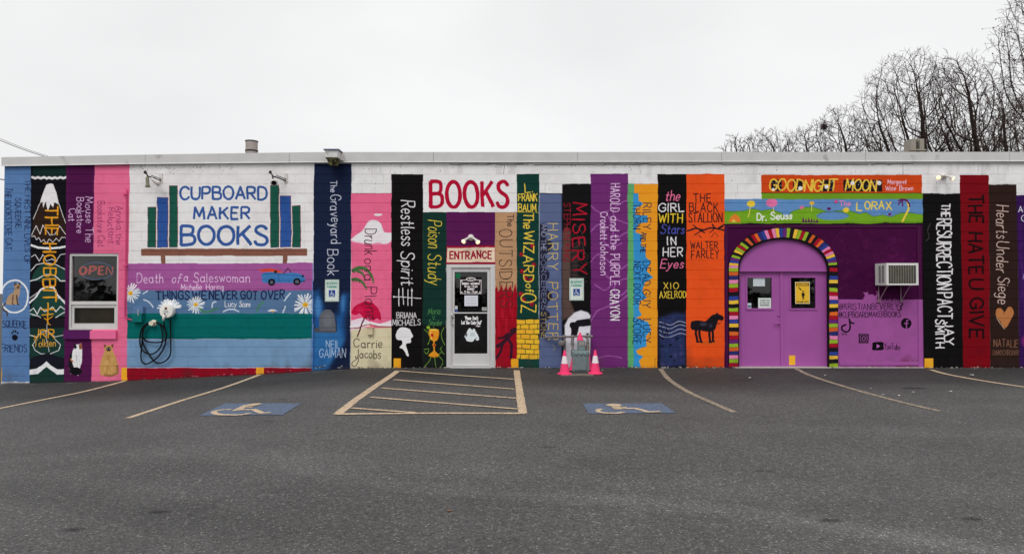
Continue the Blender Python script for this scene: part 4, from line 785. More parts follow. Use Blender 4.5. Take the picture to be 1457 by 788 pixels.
panel('purple spine with pale scribbles', (840.5,893.5,248,600)); panel('orange spine with blue skyline', (893.5,935.5,262,600)); panel('black spine with words in several colours', (935.5,976.5,248,600)); panel('orange spine with black horse', (976.5,1031,248,600))
panel('orange and green band lettered GOODNIGHT MOON', (1083,1313.5,249,283.5)); panel('landscape band with tufted trees and LORAX lettering', (1031,1313.5,283.5,318.5))
panel('black spine lettered THE RESURRECTION PACT', (1313.5,1366,275.4,600)); panel('red spine lettered THE HATE U GIVE', (1366,1407,249,600)); panel('brown spine with tan heart', (1407,1446,263,600)); panel('deep purple spine at the right edge', (1446,1498,278,600))
FOUND = [(635,704.5,523.4,600),(1031,1313.5,524.2,600)]
def pieces(rects, ztop):
    """block pieces of the rectangles: (x0,x1,z0,z1, left/right/bottom/top joint flags)"""
    out = []
    for (a, b_, c, d) in rects:
        X0, X1, Z1, Z0 = xw(a), xw(b_), min(zw(c), ztop) if c > 231 else ztop, max(zw(d), ZB)
        k0 = math.floor((ZC0-Z1)/CH); k1 = math.ceil((ZC0-Z0)/CH)
        for k in range(k0, k1):
            rt, rb = ZC0-k*CH, ZC0-(k+1)*CH; z1, z0 = min(rt, Z1), max(rb, Z0)
            if z1-z0 < .004: continue
            off = (k % 2)*.2032+.07; j0 = math.floor((X0-off)/.4064); j1 = math.ceil((X1-off)/.4064)
            for j in range(j0, j1):
                cl, cr_ = off+j*.4064, off+(j+1)*.4064; x0, x1 = max(cl, X0), min(cr_, X1)
                if x1-x0 < .004: continue
                out.append((x0, x1, z0, z1, cl >= X0-1e-6, cr_ <= X1+1e-6, rb >= Z0-1e-6, rt <= Z1+1e-6))
    return out
def add_piece(mb, p, th=None):
    x0, x1, z0, z1, l, r, b_, t_ = p; jv, jh, dp = .0012, .006, .0075
    if th is None: l = l and rnd.random() < .3; r = r and rnd.random() < .3
    y0 = dp if th is None else th; d = rnd.uniform(-.0006, .0006)
    f = [(x0+jv*l, d, z0+jh*b_), (x1-jv*r, d, z0+jh*b_), (x1-jv*r, d, z1-jh*t_), (x0+jv*l, d, z1-jh*t_)]
    k = [(x0+.0008*l, dp, z0+.0015*b_), (x1-.0008*r, dp, z0+.0015*b_), (x1-.0008*r, dp, z1-.0015*t_), (x0+.0008*l, dp, z1-.0015*t_)]
    v = f+k; q = [(0,1,2,3),(4,5,1,0),(5,6,2,1),(6,7,3,2),(7,4,0,3)]
    if th:
        v += [(a, th, c) for a, _, c in k]; q += [(8,9,5,4),(9,10,6,5),(10,11,7,6),(11,8,4,7),(8,11,10,9)]
    mb.add(v, q)
ZT = zw(223)
def mortar(mb, rects):
    for (a, b_, c, d) in rects:
        mb.box(xw(a), xw(b_), .0073, .19, max(zw(d), ZB), ZT if c <= 231 else zw(c))
for lab, rects in panels:
    mb = MB(); mortar(mb, rects)
    for p in pieces(rects, ZT): add_piece(mb, p)
    o = mb.build('painted_wall_section', M_WALL, bld, fix=False); o['label'] = lab
mb = MB(); mortar(mb, W_); ww = mb.build('block_wall', M_WALL, bld, fix=False); ww['label'] = 'white painted part of the block wall'; ww['kind'] = 'stuff'
for q_ in FOUND: mb = MB(); mortar(mb, [q_]); mb.build('foundation', M_WALL, bld, fix=False)
wp = pieces(W_, ZT)
vis = lambda p: (p[1]-p[0])*(min(p[3], zw(230))-max(p[2], 0)) if xw(0) < (p[0]+p[1])/2 < xw(1457) else 0
wp.sort(key=lambda p: -vis(p)); near, rest = wp[:300], wp[300:]
cache = {}
for p in near:                      # single blocks, alike pieces share one mesh
    key = (round(p[1]-p[0], 3), round(p[3]-p[2], 3))+p[4:]
    if key not in cache:
        mb = MB(); add_piece(mb, (0, p[1]-p[0], 0, p[3]-p[2])+p[4:], .05); o = mb.build('concrete_block', M_WALL, ww, fix=False); cache[key] = o.data
    else: o = bpy.data.objects.new('concrete_block', cache[key]); S.collection.objects.link(o); o.parent = ww
    o.location = (p[0], rnd.uniform(-.0005, .0005), p[2])
mb = MB()
for p in rest: add_piece(mb, p)
o = mb.build('block_courses', M_WALL, ww, fix=False); o['kind'] = 'stuff'
# shell: side and back walls, roof
M_SIDE = mat('white_side_wall', (205,203,203), .7, var=.08, bump=.2); M_ROOF = mat('roof_gravel', (120,118,115), .9, var=.2, bump=.4)
mb = MB(); XL, XR = xw(4), xw(1640)
mb.box(XL, XL+.19, .19, 17, ZB, ZT); mb.box(XR-.19, XR, .19, 17, ZB, ZT); mb.box(XL+.19, XR-.19, 16.8, 17, ZB, ZT); mb.build('side_wall', M_SIDE, bld, fix=False)
MB().box(XL+.05, XR-.05, .2, 16.9, ZT-.06, ZT+.004).build('roof', M_ROOF, bld, fix=False)
M_DARK = mat('dark_interior', (38,34,33), .9, var=.3)
mb = MB(); mb.box(XL+.19, XR-.19, 3.0, 3.1, ZB, ZT-.1); mb.build('interior_wall', M_DARK, bld, fix=False)
# parapet flashing, in lengths
M_FLASH = mat('grey_white_flashing', (194,193,192), .6, var=.05, sc=3, bump=.03, dirt=((120,118,114), 2.5, .62)); M_GAP = mat('shadow_gap', (60,56,54), .9)
fx = [4,180,450,1457,1640]; ft = [224.6,221.3,217.3,217,217]; fb = [237.4,234.6,232,230.6,230.6]
x = XL-.03; i = 0
while x < XR:
    x1 = min(x+3.05, XR+.03); mb = MB(); n = 6
    for k in range(n):
        a, b_ = x+(x1-x-.006)*k/n, x+(x1-x-.006)*(k+1)/n; v = []
        for xx_ in (a, b_):
            px = xx_*67.2+CX; t_, u_ = zw(np.interp(px, fx, ft)), zw(np.interp(px, fx, fb))
            v += [(xx_, -.055, t_), (xx_, -.05, u_+.02), (xx_, -.068, u_), (xx_, -.02, u_+.005), (xx_, .35, t_+.01), (xx_, .35, ZT-.05), (xx_,-.0495,u_+.03)]
        mb.add(v, [(0,7,8,1),(1,8,9,2),(2,9,10,3),(0,4,11,7),(4,5,12,11)])
    mb.build('flashing_length', M_FLASH, bld, fix=False); x = x1; i += 1
MB().box(XL, XR, -.018, -.002, zw(233), zw(229)).build('nailer_strip', M_FLASH, bld, fix=False)

# ------------------------------------------------------------------ recessed purple infill with the arched opening
def pxz(L, y): return [(P(a, b_, y).x, P(a, b_, y).z) for a, b_ in L]
Yi = .035
arch_in = [(1114.8-62.8*math.cos(R(t)), 382-42*math.sin(R(t))) for t in range(0, 181, 10)]
rt = [(1178.6,524.5)]+[(a, b_) for a, b_ in reversed(arch_in)]+[(1051,524.5)]
poly = [(1051,524.5),(1029.5,524.5),(1029.5,317),(1314.5,317),(1314.5,524.5),(1178.6,524.5)]+[(a, b_) for a, b_ in reversed(arch_in)]
me_ = MB(); bm = bmesh.new(); vs = [bm.verts.new((a, Yi, b_)) for a, b_ in pxz(poly, Yi)]; fc = bm.faces.new(vs); r_ = bmesh.ops.extrude_face_region(bm, geom=[fc])
bmesh.ops.translate(bm, verts=[v for v in r_['geom'] if isinstance(v, bmesh.types.BMVert)], vec=(0, .05, 0)); bmesh.ops.triangulate(bm, faces=bm.faces); bmesh.ops.recalc_face_normals(bm, faces=bm.faces)
m_ = bpy.data.meshes.new('infill_panel'); bm.to_mesh(m_); bm.free(); m_.materials.append(M_WALL); inf = bpy.data.objects.new('infill_panel', m_); S.collection.objects.link(inf); inf.parent = bld; inf['label'] = 'purple plywood infill with handles and logos of social media'
# trim battens round the infill
M_PUR = mat('dark_purple_trim', (66,8,58), .55, var=.05); M_LPUR = mat('light_purple_paint', (154,82,150), .5, var=.05, sc=2, bump=.05, dirt=((110,60,100), 5, .72))
mb = MB(); e = lambda a, y: P(a, CY, y).x
mb.box(e(1031.2,.02), e(1035.6,.02), .018, Yi+.002, 0, zw(318.6)); mb.box(e(1306,.02), e(1312.6,.02), .018, Yi+.002, zw(425.6), zw(318.6)); mb.box(e(1036,.02), e(1305.6,.02), .02, Yi+.002, zw(323.5), zw(318.6)); mb.build('trim_batten', M_PUR, bld, fix=False)
mb = MB(); mb.box(e(1306,.02), e(1312.6,.02), .018, Yi+.002, 0, zw(426)); mb.box(e(1194,.02), e(1305.6,.02), .018, Yi+.002, zw(519.5), zw(514.5)); mb.build('trim_batten', M_LPUR, bld, fix=False)
# raised band of the arch
mb = MB(); n = len(arch_in); outer = [(1114.8-78.2*math.cos(R(t)), 382-58.3*math.sin(R(t))) for t in range(0, 181, 10)]
ins = pxz([(1051.6,523)]+[(a-(.3 if a > 1115 else -.3), b_+.2) for a, b_ in arch_in]+[(1178,523)], .012); out_ = pxz([(1036.6,523)]+outer+[(1193,523)], .012); v = []; f = []
for k, (a, b_) in enumerate(zip(ins, out_)):
    v += [(a[0], .012, a[1]), (b_[0], .012, b_[1]), (a[0], Yi+.01, a[1]), (b_[0], Yi+.01, b_[1])]
    if k: q = 4*k; f += [(q-4, q, q+1, q-3), (q-3, q+1, q+3, q-1), (q-4, q-2, q+2, q)]
mb.add(v, f); o = mb.build('arch_band', M_WALL, bld, fix=True); o['label'] = 'arch band striped in many colours'
# lunette over the double door and reveal
Yl = .075
mb = MB(); mb.prism(pxz([(1180,383.5)]+[(a, b_-1) for a, b_ in reversed(arch_in)]+[(1050,383.5)], Yl), Yl, Yl+.03); mb.build('lunette_panel', M_LPUR, bld)
mb = MB(); mb.box(e(1050,.09), e(1180,.09), .055, .20, P(CX,386.4,.09).z, P(CX,383.4,.09).z); mb.box(e(1050,.09), e(1053.2,.09), .086, .2, 0, P(CX,386.4,.09).z-.001); mb.box(e(1175.6,.09), e(1180,.09), .086, .2, 0, P(CX,386.4,.09).z-.001); mb.build('door_casing', M_LPUR, bld, fix=False)
M_SILL = mat('worn_concrete_sill', (176,170,164), .8, var=.15, sc=8, bump=.3)
mb = MB(); mb.box(xw(1045), xw(1181), -.03, .22, -.06, .012); mb.box(xw(1184), xw(1313), -.02, .03, -.06, .010); mb.build('threshold', M_SILL, bld, fix=False)
# ---- the two door leaves
M_GLASS = glass_mat('window_glass'); Yd = .13
zd = lambda py: P(CX, py, Yd).z
xd = lambda px: P(px, CY, Yd).x
def leaf(x0, x1, wx0, wx1, lab, astragal=False):
    mb = MB(); za, zb_ = .014, zd(386.6); w0, w1 = zd(438.5), zd(395); a, b_, c, d = xd(x0), xd(x1), xd(wx0), xd(wx1)
    mb.box(a, c, Yd, Yd+.045, za, zb_); mb.box(d, b_, Yd, Yd+.045, za, zb_); mb.box(c, d, Yd, Yd+.045, za, w0); mb.box(c, d, Yd, Yd+.045, w1, zb_)
    o = mb.build('door_leaf', M_LPUR, bld, fix=False); o['label'] = lab
    tr = MB(); t_ = .035
    tr.box(c-t_, d+t_, Yd-.014, Yd-.001, w1, w1+t_); tr.box(c-t_, d+t_, Yd-.018, Yd-.001, w0-t_, w0); tr.box(c-t_, c, Yd-.012, Yd-.001, w0+.001, w1-.001); tr.box(d, d+t_, Yd-.012, Yd-.001, w0+.001, w1-.001)
    tr.build('window_trim', M_LPUR, o, fix=False); MB().box(c, d, Yd+.02, Yd+.024, w0, w1).build('glass_pane', M_GLASS, o, fix=False)
    return o
dl = leaf(1053.5, 1110.5, 1063, 1097.8, 'left leaf with two papers in its window'); dr = leaf(1111, 1175.2, 1125, 1160, 'right leaf with yellow warning notice')
MB().box(xd(1109.5), xd(1113.4), Yd-.022, Yd-.001, .014, zd(386.8)).build('astragal', M_LPUR, dr, fix=False)
mb = MB(); hx, hz = xd(1107), zd(460)
mb.lathe([(.028,0),(.028,-.012),(.012,-.014),(.012,-.05)], (hx, Yd, hz), (0,1,0)); mb.tube([(hx+.01,Yd-.05,hz),(hx-.06,Yd-.052,hz+.004),(hx-.11,Yd-.045,hz-.004)], .011); auto(mb.build('lever_handle', M_LPUR, dl))
mb = MB(); mb.lathe([(.026,0),(.026,-.014),(.018,-.022)], (hx, Yd, zd(448.6)), (0,1,0)); auto(mb.build('deadbolt', M_LPUR, dl))
M_YEL = mat('ochre_marker_paint', (242,170,44), .6, var=.05)
MB().box(xd(1121.7), xd(1130.4), Yd-.003, Yd-.0005, zd(519), zd(505.4)).build('painted_marker', M_YEL, dr, fix=False)
def card(name, x0, x1, y0, y1, Y, cw, chh, base, draw, parent=None, th=.003, rough=.5, noise=.01, soft=False):
    """printed sheet: local canvas cw x chh units, drawn by draw(canvas)"""
    A = P(x0, y1, Y); B_ = P(x1, y0, Y); W2, H2 = B_.x-A.x, B_.z-A.z; k = 8
    c = Canvas(cw*k, chh*k, lambda q: q*k, k, base); draw(c); im = c.image(name+'_print', noise)
    mb = MB(); mb.box(0, W2, 0, th, 0, H2); o = mb.build(name, None, fix=False); o.location = A
    o.data.materials.append(img_mat(name+'_print', im, None, 0, W2, 0, H2, rough=rough, bump=0))
    if parent: o.parent = parent
    return o
# papers and notice
def d1(c):
    for y, s_ in ((8,'THANK YOU'),(14,'PLEASE USE'),(20,'MAIN ENTRANCE')): c.across(s_, 5, 27, y, 3.2, (80,84,88), .7)
card('paper_sheet', 1071.6, 1088.3, 395.2, 407.2, Yd+.012, 32, 24, (190,198,202), lambda c: None, dl)['label'] = 'blank pale blue sheet at the top of the window'
card('paper_sheet', 1078.8, 1097.2, 423.8, 438.3, Yd+.012, 32, 26, (202,208,204), d1, dl)['label'] = 'sheet with three lines of print'
card('sticker', 1063.4, 1069, 431, 438.2, Yd+.013, 10, 12, (178,190,200), lambda c: c.rect(1, 6, 9, 10, (60,70,90)), dl)
def d2(c):
    c.rect(1, 1, 31, 47, (222,176,50)); c.rect(2, 2.5, 30, 9, (30,26,24)); c.across('WARNING', 4, 28, 8, 4.4, (222,176,50), 1.0, gap=.3); c.stroke([(8,13),(13,18),(11,15)], 2, (24,20,20)); c.stroke([(8,11),(9,15)], .9, (24,20,20)); c.stroke([(12,18),(14,16)], .9, (24,20,20))
    c.ell(17.5, 21, 1.8, 1.8, (24,20,20)); c.poly([(14.6,24),(20.4,24),(21,30),(19.4,31),(19,39),(17.8,39),(17.4,32),(17,39),(15.8,39),(15.4,31),(14,30)], (24,20,20)); c.across('FALLING CATS', 3, 29, 45.5, 3.0, (40,30,24), .8, gap=.3)
card('warning_notice', 1131.6, 1152, 401, 432, Yd+.012, 32, 48, (214,206,176), d2, dr)

# ------------------------------------------------------------------ glass entrance door
M_ALU = mat('brushed_aluminium', (204,202,202), .42, .35, var=.04, sc=3, bump=.03); M_ALU2 = mat('white_aluminium', (198,196,194), .5, .1, var=.05, sc=4); M_STEEL = mat('polished_steel', (190,190,192), .25, .9)
ye = .03; xe = lambda px: P(px, CY, ye).x; ze = lambda py: P(CX, py, ye).z
fr = MB(); fr.box(xw(635.4), xe(641.4), .005, .12, .0, ze(381)); fr.box(xe(698.6), xw(704.2), .005, .12, .0, ze(381)); fr.box(xw(635.4), xw(704.2), .003, .12, ze(380.9), zw(376.1)); fr.box(xe(641.4), xe(643), .02, .12, 0, ze(381)); fr.box(xe(697.4), xe(698.6), .02, .12, 0, ze(381))
fro = fr.build('door_frame', M_ALU, bld, fix=False); MB().box(xe(641.4), xe(698.6), -.04, .16, -.05, .02).build('sill_plate', M_ALU, fro, fix=False)
mb = MB(); a, b_ = xe(643.3), xe(697.1); c, d = xe(646.6), xe(693.4); yl = .045
mb.box(a, c, yl, yl+.045, .03, ze(381.6)); mb.box(d, b_, yl, yl+.045, .03, ze(381.6)); mb.box(c, d, yl, yl+.045, .03, ze(503)); mb.box(c, d, yl, yl+.045, ze(386.6), ze(381.6)); mb.box(c, d, yl+.004, yl+.04, ze(445.9), ze(444.2))
gd = mb.build('glass_door', M_ALU, bld, fix=False); gd['label'] = 'aluminium framed glass entrance door under ENTRANCE lettering'
MB().box(c, d, yl+.02, yl+.026, ze(503), ze(444.2+1)).build('glass_pane', M_GLASS, gd, fix=False); MB().box(c, d, yl+.02, yl+.026, ze(444.9), ze(386.6)).build('glass_pane', M_GLASS, gd, fix=False)
hp = [P(645.2,445.6,yl-.002), P(643.6,446.2,-.02), P(642,449,-.03), P(641.8,454,-.03), P(642,459,-.03), P(643.6,461.8,-.02), P(645.2,462.4,yl-.002)]
mb = MB(); mb.tube(spline(hp, n=5).tolist(), .011); auto(mb.build('pull_handle', M_STEEL, gd))
mb = MB(); mb.lathe([(.016,0),(.016,-.012)], P(644.6,452,yl), (0,1,0)); mb.build('lock_cylinder', M_DARK, gd); MB().box(xe(696), xe(698), yl-.005, yl, ze(446), ze(443.6)).build('hinge_cap', M_ALU, gd, fix=False)
def h1(c):
    for w_, cc in ((0,(214,206,206)),(1.1,(14,13,14))): c.rect(w_, 5+w_, 40-w_, 32-w_, cc)
    c.ell(20, 4.2, 9.5, 3.9, (214,206,206)); c.across('HOURS', 13.4, 26.6, 6, 3.4, (20,18,20), .9, gap=.3)
    for x_, y_ in ((3,8),(37,8),(3,29),(37,29)): c.ell(x_, y_, 1.4, 1.4, (220,214,214))
    for s_, x0_, x1_, y_ in (('MONDAY - SATURDAY',3.5,36.5,14.2),('10 am - 8 pm',8,32,19.2),('SUNDAY',13.5,26.5,24.4),('11 am - 5 pm',8,32,29.4)): c.across(s_, x0_, x1_, y_, 3.3, (224,216,218), 1.0, gap=.3)
card('hours_sign', 654.8, 685, 394.2, 418, yl+.013, 40, 32, (14,13,14), h1, gd)
card('paper_sheet', 660.8, 680, 420.2, 435.4, yl+.013, 30, 24, (206,208,216), lambda c: [c.stroke(jag(4, 26, y_, .4, 12, y_), .5, (120,124,140)) for y_ in (5,9,13,17,20)], gd)
card('sticker', 647.4, 651, 435, 440, yl+.013, 8, 8, (190,194,200), lambda c: None, gd); card('sticker', 647.2, 651.2, 440.6, 444, yl+.013, 8, 8, (60,74,140), lambda c: None, gd); card('sticker', 685.8, 692.4, 437, 441.8, yl+.013, 10, 8, (176,176,174), lambda c: c.rect(2,2,8,6,(140,140,140)), gd)
mb = MB(); mb.lathe([(.056,0),(.056,.004)], P(651.8,392.2,yl+.014), (0,1,0), 24); o = mb.build('round_sticker', mat('green_sticker', (14,104,66), .5), gd)
def h2_(c):
    c.across('"Please', 8, 19, 9, 6, (238,226,230), 1.3, gap=.28); c.across("Don't", 22.6, 32, 9, 6, (238,226,230), 1.3, gap=.26); c.across('Let', 1.6, 7, 17.4, 6, (238,226,230), 1.3); c.across('The', 9.4, 16, 17.4, 6, (238,226,230), 1.3); c.across('Cats', 19, 27.4, 17.4, 6, (238,226,230), 1.3); c.across('Out"', 30, 38.4, 17.4, 6, (238,226,230), 1.3); c.across('- Mgmt', 27, 36, 22, 3, (220,210,214), .6)
    c.poly(spline([(14,27),(17,24.6),(20,27),(24,26),(28,28),(29,33),(32,38),(34,46),(30,48),(27,44),(22,50),(12,49),(9,44),(7,40),(10,35),(12,31)], True), (214,222,224)); c.poly([(20,24),(23,26),(21,30)], (30,30,32)); c.poly([(26,26),(29,27),(28,33)], (30,30,32)); c.ell(22, 37, 5, 4, (176,188,192), .7, 2); c.ell(10, 37, 2, 4, (60,64,66), .8, 1); c.ell(29, 45, 1.5, 3, (190,196,198))
card('cat_poster', 655.6, 686.2, 447.8, 488, yl+.013, 40, 53, (22,19,20), h2_, gd)

# ------------------------------------------------------------------ window with neon sign
yv = .03; xv = lambda px: P(px, CY, yv).x; zv = lambda py: P(CX, py, yv).z
mb = MB(); x0, x1, z0, z1 = xw(97.7), xw(168), zw(469), zw(360.5)
mb.box(x0, xv(102), .02, .10, z0, z1); mb.box(xv(166.6), x1, .02, .10, z0, z1); mb.box(xv(102), xv(166.6), .018, .10, zv(364.2), z1); mb.box(xv(102), xv(166.6), .016, .10, z0, zv(465.6)); mb.box(xv(102), xv(166.6), .022, .10, zv(433.4), zv(428.6))
win = mb.build('window', M_ALU2, bld, fix=False)
mb = MB(); mb.box(xv(102.2), xv(105.4), .045, .085, zv(465.5), zv(433.6)); mb.box(xv(162.8), xv(166.4), .045, .085, zv(465.5), zv(433.6)); mb.box(xv(105.4), xv(162.8), .043, .085, zv(437.8), zv(433.6)); mb.box(xv(105.4), xv(162.8), .043, .085, zv(465.5), zv(460)); mb.build('sash', M_ALU2, win, fix=False)
MB().box(xv(102.1), xv(166.5), .06, .065, zv(428.8), zv(364.1)).build('glass_pane', M_GLASS, win, fix=False); MB().box(xv(105), xv(163), .064, .069, zv(460.2), zv(437.6)).build('glass_pane', M_GLASS, win, fix=False)
M_CARD = mat('brown_board', (118,98,70), .8, var=.2, sc=3); MB().box(x0+.02, x1-.02, .17, .18, z0, zv(431)).build('backing_board', M_CARD, win, fix=False)
mb = MB(); mb.box(xw(93.2), xw(131), -.05, .02, zw(481.8), zw(470.2)); sl1 = mb.build('window_sill', mat('purple_sill', (82,20,84), .6, var=.06, bump=.2), bld, fix=False)
mb = MB(); mb.box(xw(131), xw(167.6), -.052, .02, zw(481.8), zw(470.2)); mb.build('window_sill', mat('pink_sill', (226,104,150), .6, var=.06, bump=.2), bld, fix=False)
M_NR = mat('neon_red', (150,60,60), .4, emit=.55, lit=(226,84,78)); M_NB = mat('neon_blue', (50,70,110), .4, emit=.22, lit=(90,120,190)); yn = .16
neon = empty('neon_sign', P(136,385,yn)); tag(neon, 'red neon OPEN sign in a blue oval behind the upper pane of the window', 'neon sign')
for ch, a, b_ in (('O',112.6,123),('P',126.5,136),('E',139.6,147),('N',151,159.4)):
    for dd, rr in ((0, .013),(1.6, .010)):
        mb = MB()
        for q in layout(ch, (a+dd, 390.6-dd*.6), (b_-dd, 390.6-dd*.6), 11.6-dd*1.4, slant=.08): mb.tube([P(*p_, yn) for p_ in q], rr, 6)
        if dd == 0 or ch != 'N': pb(mb, 'neon_letter', M_NR, neon, True)
mb = MB(); mb.tube([P(137+24*math.cos(t_), 385.4+12*math.sin(t_), yn+.02) for t_ in np.linspace(0, 2*math.pi, 40)], .014, 6); pb(mb, 'neon_oval', M_NB, neon, True)
# ------------------------------------------------------------------ fixtures on the wall
M_WPL = mat('white_plastic', (222,220,214), .4, var=.04); M_BLK = mat('black_rubber', (12,12,16), .5, var=.1); M_BMET = mat('dark_bracket_metal', (48,42,44), .5, .4, var=.2)
M_BULB = mat('lit_bulb', (250,240,220), .3, emit=1.5, lit=(255,214,150)); M_LAMPW = mat('white_lamp_metal', (206,200,196), .45, .1, var=.06)
# reserved parking signs
def sign_face(c):
    wh = (206,214,208); gn = (44,134,116)
    c.rect(0,0,40,62,(90,90,90)); c.poly(spline([(3,.6),(37,.6),(39.4,3),(39.4,59),(37,61.4),(3,61.4),(.6,59),(.6,3)], True, 5), wh); c.poly([(2,2),(38,2),(38,60),(2,60)], gn); c.rect(2.8,2.8,37.2,59.2,wh)
    c.across('RESERVED', 5, 35, 14, 6.6, gn, 1.3, gap=.3); c.across('PARKING', 6.4, 33.6, 24, 6.6, gn, 1.3, gap=.3); c.rect(11,29.5,29,49,(34,66,140))
    c.ell(18.4,33,1.5,1.5,wh); c.stroke([(18.4,35),(18.8,40.5),(23.4,40.5),(25,45.5),(26.8,45)], 1.5, wh); c.stroke([(18.6,37.6),(22.4,37.6)], 1.1, wh); c.stroke(spline([(17.4,38.8),(15,41),(15,44.4),(17.6,47),(21,46.6),(23,44.4)]), 1.2, wh)
    c.ell(20,2.6,1,1,(90,90,92)); c.ell(20,59,1,1,(90,90,92))
for x0, x1, y0, y1, lab in ((462.2,482.6,397.6,429,'reserved parking sign with blue wheelchair square on the navy spine'), (810,830.8,395.6,427.4,'reserved parking sign with blue wheelchair square on the black spine above the gas meter')):
    o = card('parking_sign', x0, x1, y0, y1, -.012, 40, 62, (206,214,208), sign_face, th=.008, rough=.35); tag(o, lab, 'sign', 'reserved parking signs')
    zt = P(CX, y0, -.012).z-o.location.z
    for zz_ in (.02, zt-.02):
        mb = MB(); mb.lathe([(.008,0),(.006,-.004)], (.154,0,zz_), (0,1,0), 8); b1 = mb.build('bolt', M_STEEL, None); b1.parent = o
# conduit, switch box
M_PKP = mat('pink_painted_conduit', (200,70,120), .5, var=.08); M_TEAL = mat('teal_painted_box', (0,104,100), .5, var=.08); M_BB = mat('blue_grey_painted_box', (84,114,152), .5, var=.08)
cn = empty('switch_box', P(195,448,0)); tag(cn, 'teal painted switch box with a pink conduit rising to the right of the window', 'electrical box')
mb = MB(); mb.tube(spline([P(180,269,-.03), P(179.6,330,-.03), P(178.4,400,-.03), P(177.6,445,-.03), P(180,452,-.03), P(188,455.4,-.03), P(190,455.6,-.03)], n=6).tolist(), .014, 8); pb(mb, 'conduit', M_PKP, cn, True)
for py in (277, 378): mb = MB(); mb.box(P(178,py,0).x-.02, P(178,py,0).x+.06, -.05, 0, P(178,py,0).z-.01, P(178,py,0).z+.01); pb(mb, 'conduit_strap', M_PKP, cn)
a, b_ = P(188,458.4,-.08), P(202,446,-.08); mb = MB(); mb.box(a.x, b_.x, -.1, 0, a.z, b_.z, .008); pb(mb, 'box_body', M_TEAL, cn)
a, b_ = P(189,446,-.07), P(203.4,437,-.07); mb = MB(); mb.box(a.x, b_.x, -.075, 0, a.z+.001, b_.z, .006); pb(mb, 'box_lid', M_BB, cn)
mb = MB(); mb.tube([P(196.5,440,-.085), P(196.5,449,-.11)], .006, 6); mb.lathe([(.012,-.012),(.012,.012)], P(196.5,443.6,-.09), (0,1,0), 10); pb(mb, 'padlock', M_STEEL, cn)
mb = MB(); mb.box(P(201,441,0).x, P(205,441,0).x, -.06, 0, P(201,442,0).z, P(201,436,0).z); pb(mb, 'lever', M_BB, cn)
# car charger
ev = empty('car_charger', P(237,442,0)); tag(ev, 'round white electric car charger hung on the wall among the painted daisies', 'charger')
c_ = P(237,442.4,-.1); mb = MB(); mb.lathe([(.14,.1),(.15,.03),(.148,.0),(.138,-.02),(.05,-.03),(.002,-.031)], c_, (0,1,0), 32); o = pb(mb, 'charger_body', M_WPL, ev); auto(o, 40)
mb = MB(); mb.lathe([(.03,0),(.028,-.012)], c_+Vector((0,-.025,.055)), (0,1,0), 16); pb(mb, 'badge', mat('maroon_badge', (110,70,74), .5), ev)
for dx_, dz_ in ((.02,0),(.04,0),(.02,-.025),(.04,-.025)): mb = MB(); mb.lathe([(.006,0),(.006,-.01)], c_+Vector((dx_,-.026,dz_)), (0,1,0), 8); pb(mb, 'indicator', M_BMET, ev)
mb = MB(); mb.lathe([(.04,0),(.035,-.02)], c_+Vector((-.03,-.022,.0)), (0,1,0), 16); pb(mb, 'button', mat('grey_button', (196,200,194), .5), ev)
mb = MB(); mb.tube([c_+Vector((-.012,-.04,-.07)), c_+Vector((-.03,-.06,-.13)), c_+Vector((-.04,-.05,-.2))], [.028,.026,.02], 10); pb(mb, 'charging_plug', M_WPL, ev, True); mb = MB(); mb.lathe([(.018,0),(.018,-.008)], c_+Vector((-.006,-.06,-.066)), (0,1,0), 10); pb(mb, 'plug_socket', M_BLK, ev)
def cable(L, y=-.06, r=.015):
    mb = MB(); n_ = len(L); mb.tube(spline([P(a, b_, y+.012*math.sin(i*1.7)) for i, (a, b_) in enumerate(L)], n=7).tolist(), r, 7); return mb
cab = empty('charging_cable', P(219,460,0)); tag(cab, 'black charging cable hanging in loops from a cream hook on the wall', 'cable')
for L in ([(233,457),(234,466),(236.4,478),(234,492),(226,506),(217,513.6),(208,517.6),(202,514),(200.6,505),(202,490),(203,474),(207,464),(215,458)], [(242,454),(242.6,470),(243,488),(242.6,502),(238,511),(228,516.4),(220,514),(212,504),(205,492),(202.6,480),(204,468),(212,459.6)], [(222,459),(228,462),(231,474),(231,486),(226,497),(216,503.6),(206,501),(200.4,494),(199,482),(201.6,468),(210,459)], [(204,480),(208,485),(218,487),(230,486),(236.6,480),(235,470),(230,462),(222,458)]):
    pb(cable(L, -.07), 'cable_loop', M_BLK, cab, True)
mb = MB(); c2 = P(219,459.4,0); mb.lathe([(.068,0),(.068,-.012),(.04,-.03),(.03,-.09),(.05,-.1),(.05,-.11)], c2, (0,1,0), 20); hk = pb(mb, 'cable_hook', mat('cream_hook', (214,204,184), .5), cab); auto(hk)
